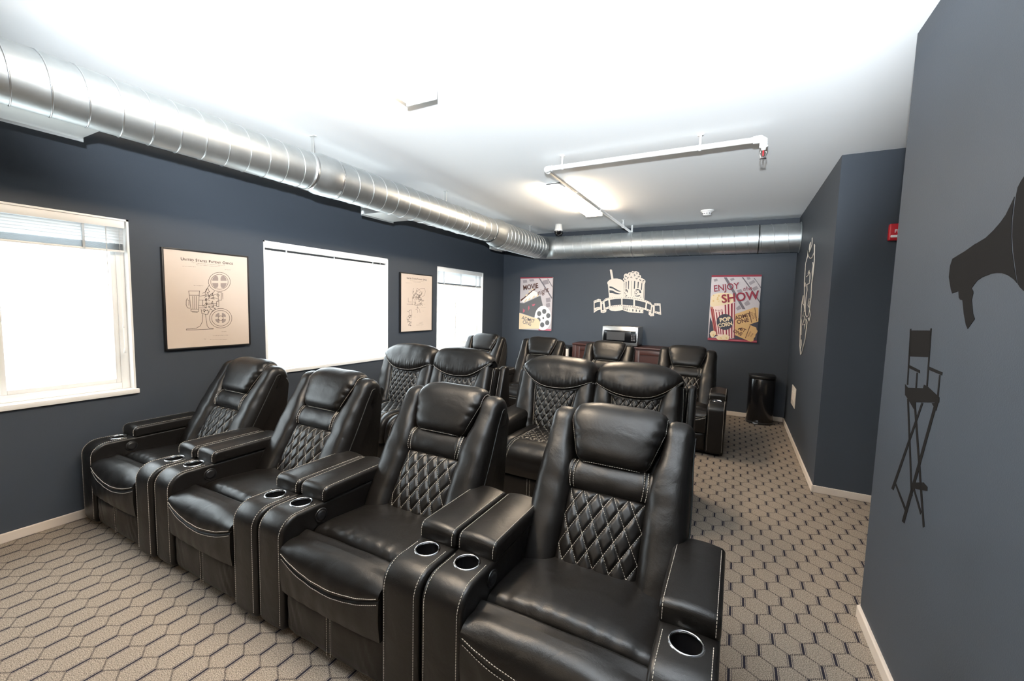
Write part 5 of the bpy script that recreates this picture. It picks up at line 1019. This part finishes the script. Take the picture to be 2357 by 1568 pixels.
lay('lower_ticket', [E_['ticket2']], PTK); lay('lower_ticket_line', [E_['t2line']], PBR)
tx('lower_ticket_lettering', [('MIT', .066, .69, .185, -24, dict(bold=.0015, sx=.9)), ('ONE', .066, .61, .135, -24, dict(bold=.0015, sx=.9)), ('ADMIT', .028, .845, .125, 64, {}), ('ONE', .028, .895, .11, 64, {})], PBR)
lay('upper_ticket', [E_['ticket1']], PTK); lay('upper_ticket_lines', [E_['t1line'], E_['t1line2']], PBR)
tx('ticket_lettering', [('ADMIT', .076, .690, .382, 17, dict(bold=.002, sx=.85)), ('ONE', .076, .695, .312, 17, dict(bold=.002, sx=.95)), ('ADMIT', .036, .88, .40, 106, {}), ('ONE', .036, .935, .40, 106, {})], PBR)
lay('navy_oval', [E_['oval']], PNV)
tx('popcorn_lettering', [('POP', .080, .335, .325, 12, dict(bold=.003, sx=.95)), ('CORN', .074, .345, .248, 14, dict(bold=.0025, sx=.85))], PCR)
tx('enjoy_lettering', [('ENJOY', .128, .315, .812, 8, dict(bold=.0015, sx=.86))], PRED); tx('the_lettering', [('the', .085, .735, .795, 6, dict(shear=.25))], PRED)
tx('show_lettering', [('SHOW', .165, .605, .665, 8, dict(bold=.004, sx=.92))], PRED)
lay('fallen_popcorn', [E_['pop1'], E_['pop2']], PCR)
lay('fallen_popcorn_shade', [[(.10, .09), (.13, .10), (.14, .07), (.11, .06)], [(.24, .04), (.28, .055), (.30, .03)], [(.36, .05), (.40, .06), (.41, .03)]], PCR2)
lay, tx = poster('movie_poster', .3633, .9838, 1.0715, 1.996, 'canvas poster reading movie night with a clapperboard and film reel')
E_ = MOVIE
lay('photo_frames', E_['photos'], PG2); lay('film_strips', E_['strips'], PG3); lay('top_border', [E_['topbar']], PRED); lay('bottom_border', [E_['botbar']], PRED2)
lay('clapper_board', [E_['clapper']], PSLATE); lay('clapper_top', [E_['clap_top']], PBR); lay('clapper_stripes', E_['notches'], PCR); lay('clapper_arm', [E_['clap_arm']], PWH); lay('clapper_teeth', E_['teeth'], PCR)
lay('stars', E_['stars'], PRED2); lay('reel', [E_['reel']], PWH); lay('reel_openings', E_['reelholes'], PSLATE); lay('ticket', [E_['ticket']], PCR)
tx('ticket_lettering', [('ADMIT', .085, .285, .195, -14, dict(bold=.001)), ('ONE', .085, .255, .125, -14, dict(bold=.001))], PG3)
tx('movie_lettering', [('MOVIE', .118, .335, .815, 8, dict(bold=.003, sx=.85))], PBR); tx('night_lettering', [('night', .130, .72, .735, 18, dict(shear=.2, sx=.85))], PBR)

lg = empty('snack_bar_wall_art', (2.36, 0, 1.8), label='cream cut-out wall art of drink cup, popcorn boxes and film strip above the microwave', cat='wall art')
ML = frameM((0, 0, 0), (1, 0, 0), (0, 0, 1))
for i, (k, loops) in enumerate(LOGO.items()):
    b = MB(); flat(b, loops, ML, .003 if k not in ('film_strip',) else .006, .004); b.build(k.replace('_right', ''), OFFW, lg, False)
# line-art ornament on the right wall
la = empty('line_wall_art', (XR, -1.25, 1.65), label='thin white line-art ornament on the right wall beside the duct end', cat='wall art'); b = MB()
for l in ART: b.tube([(-.006, y+1.25, z-1.65) for y, z in l], .0042, 6)
b.build('bent_line', OFFW, la)
# vinyl silhouettes on the near wall
MN = frameM((NX, NY, 0), (NROT, -1, 0), (0, 0, 1))
dc = empty('directors_chair_decal', (NX, NY, 0), label="black vinyl silhouette of a tall director's chair on the near right wall", cat='wall decal')
MN0 = frameM((0, 0, 0), (NROT, -1, 0), (0, 0, 1))
nm = dict(back='back_rest', seat='seat', foot='foot_rest')
for k, l in CHAIR.items():
    n_ = nm.get(k) or ('leg' if k.startswith('leg') else 'arm' if k in ('armL', 'armR') else 'arm_post' if 'armLpost' == k or 'armRpost' == k else 'back_post' if k.startswith('post') else 'bracket' if k.startswith('brk') else 'strut')
    b = MB(); flat(b, [l], MN0, .0004, .0004); b.build(n_, DECAL, dc, False)
mg = empty('megaphone_decal', (NX, NY, 0), label='black vinyl silhouette of a megaphone on the near right wall', cat='wall decal')
b = MB(); flat(b, [MEGA], MN0, .0004, .0004); b.build('body', DECAL, mg, False)
b = MB(); flat(b, [MEGA2], MN0, .0004, .0004); b.build('horn_rim', DECAL, mg, False)
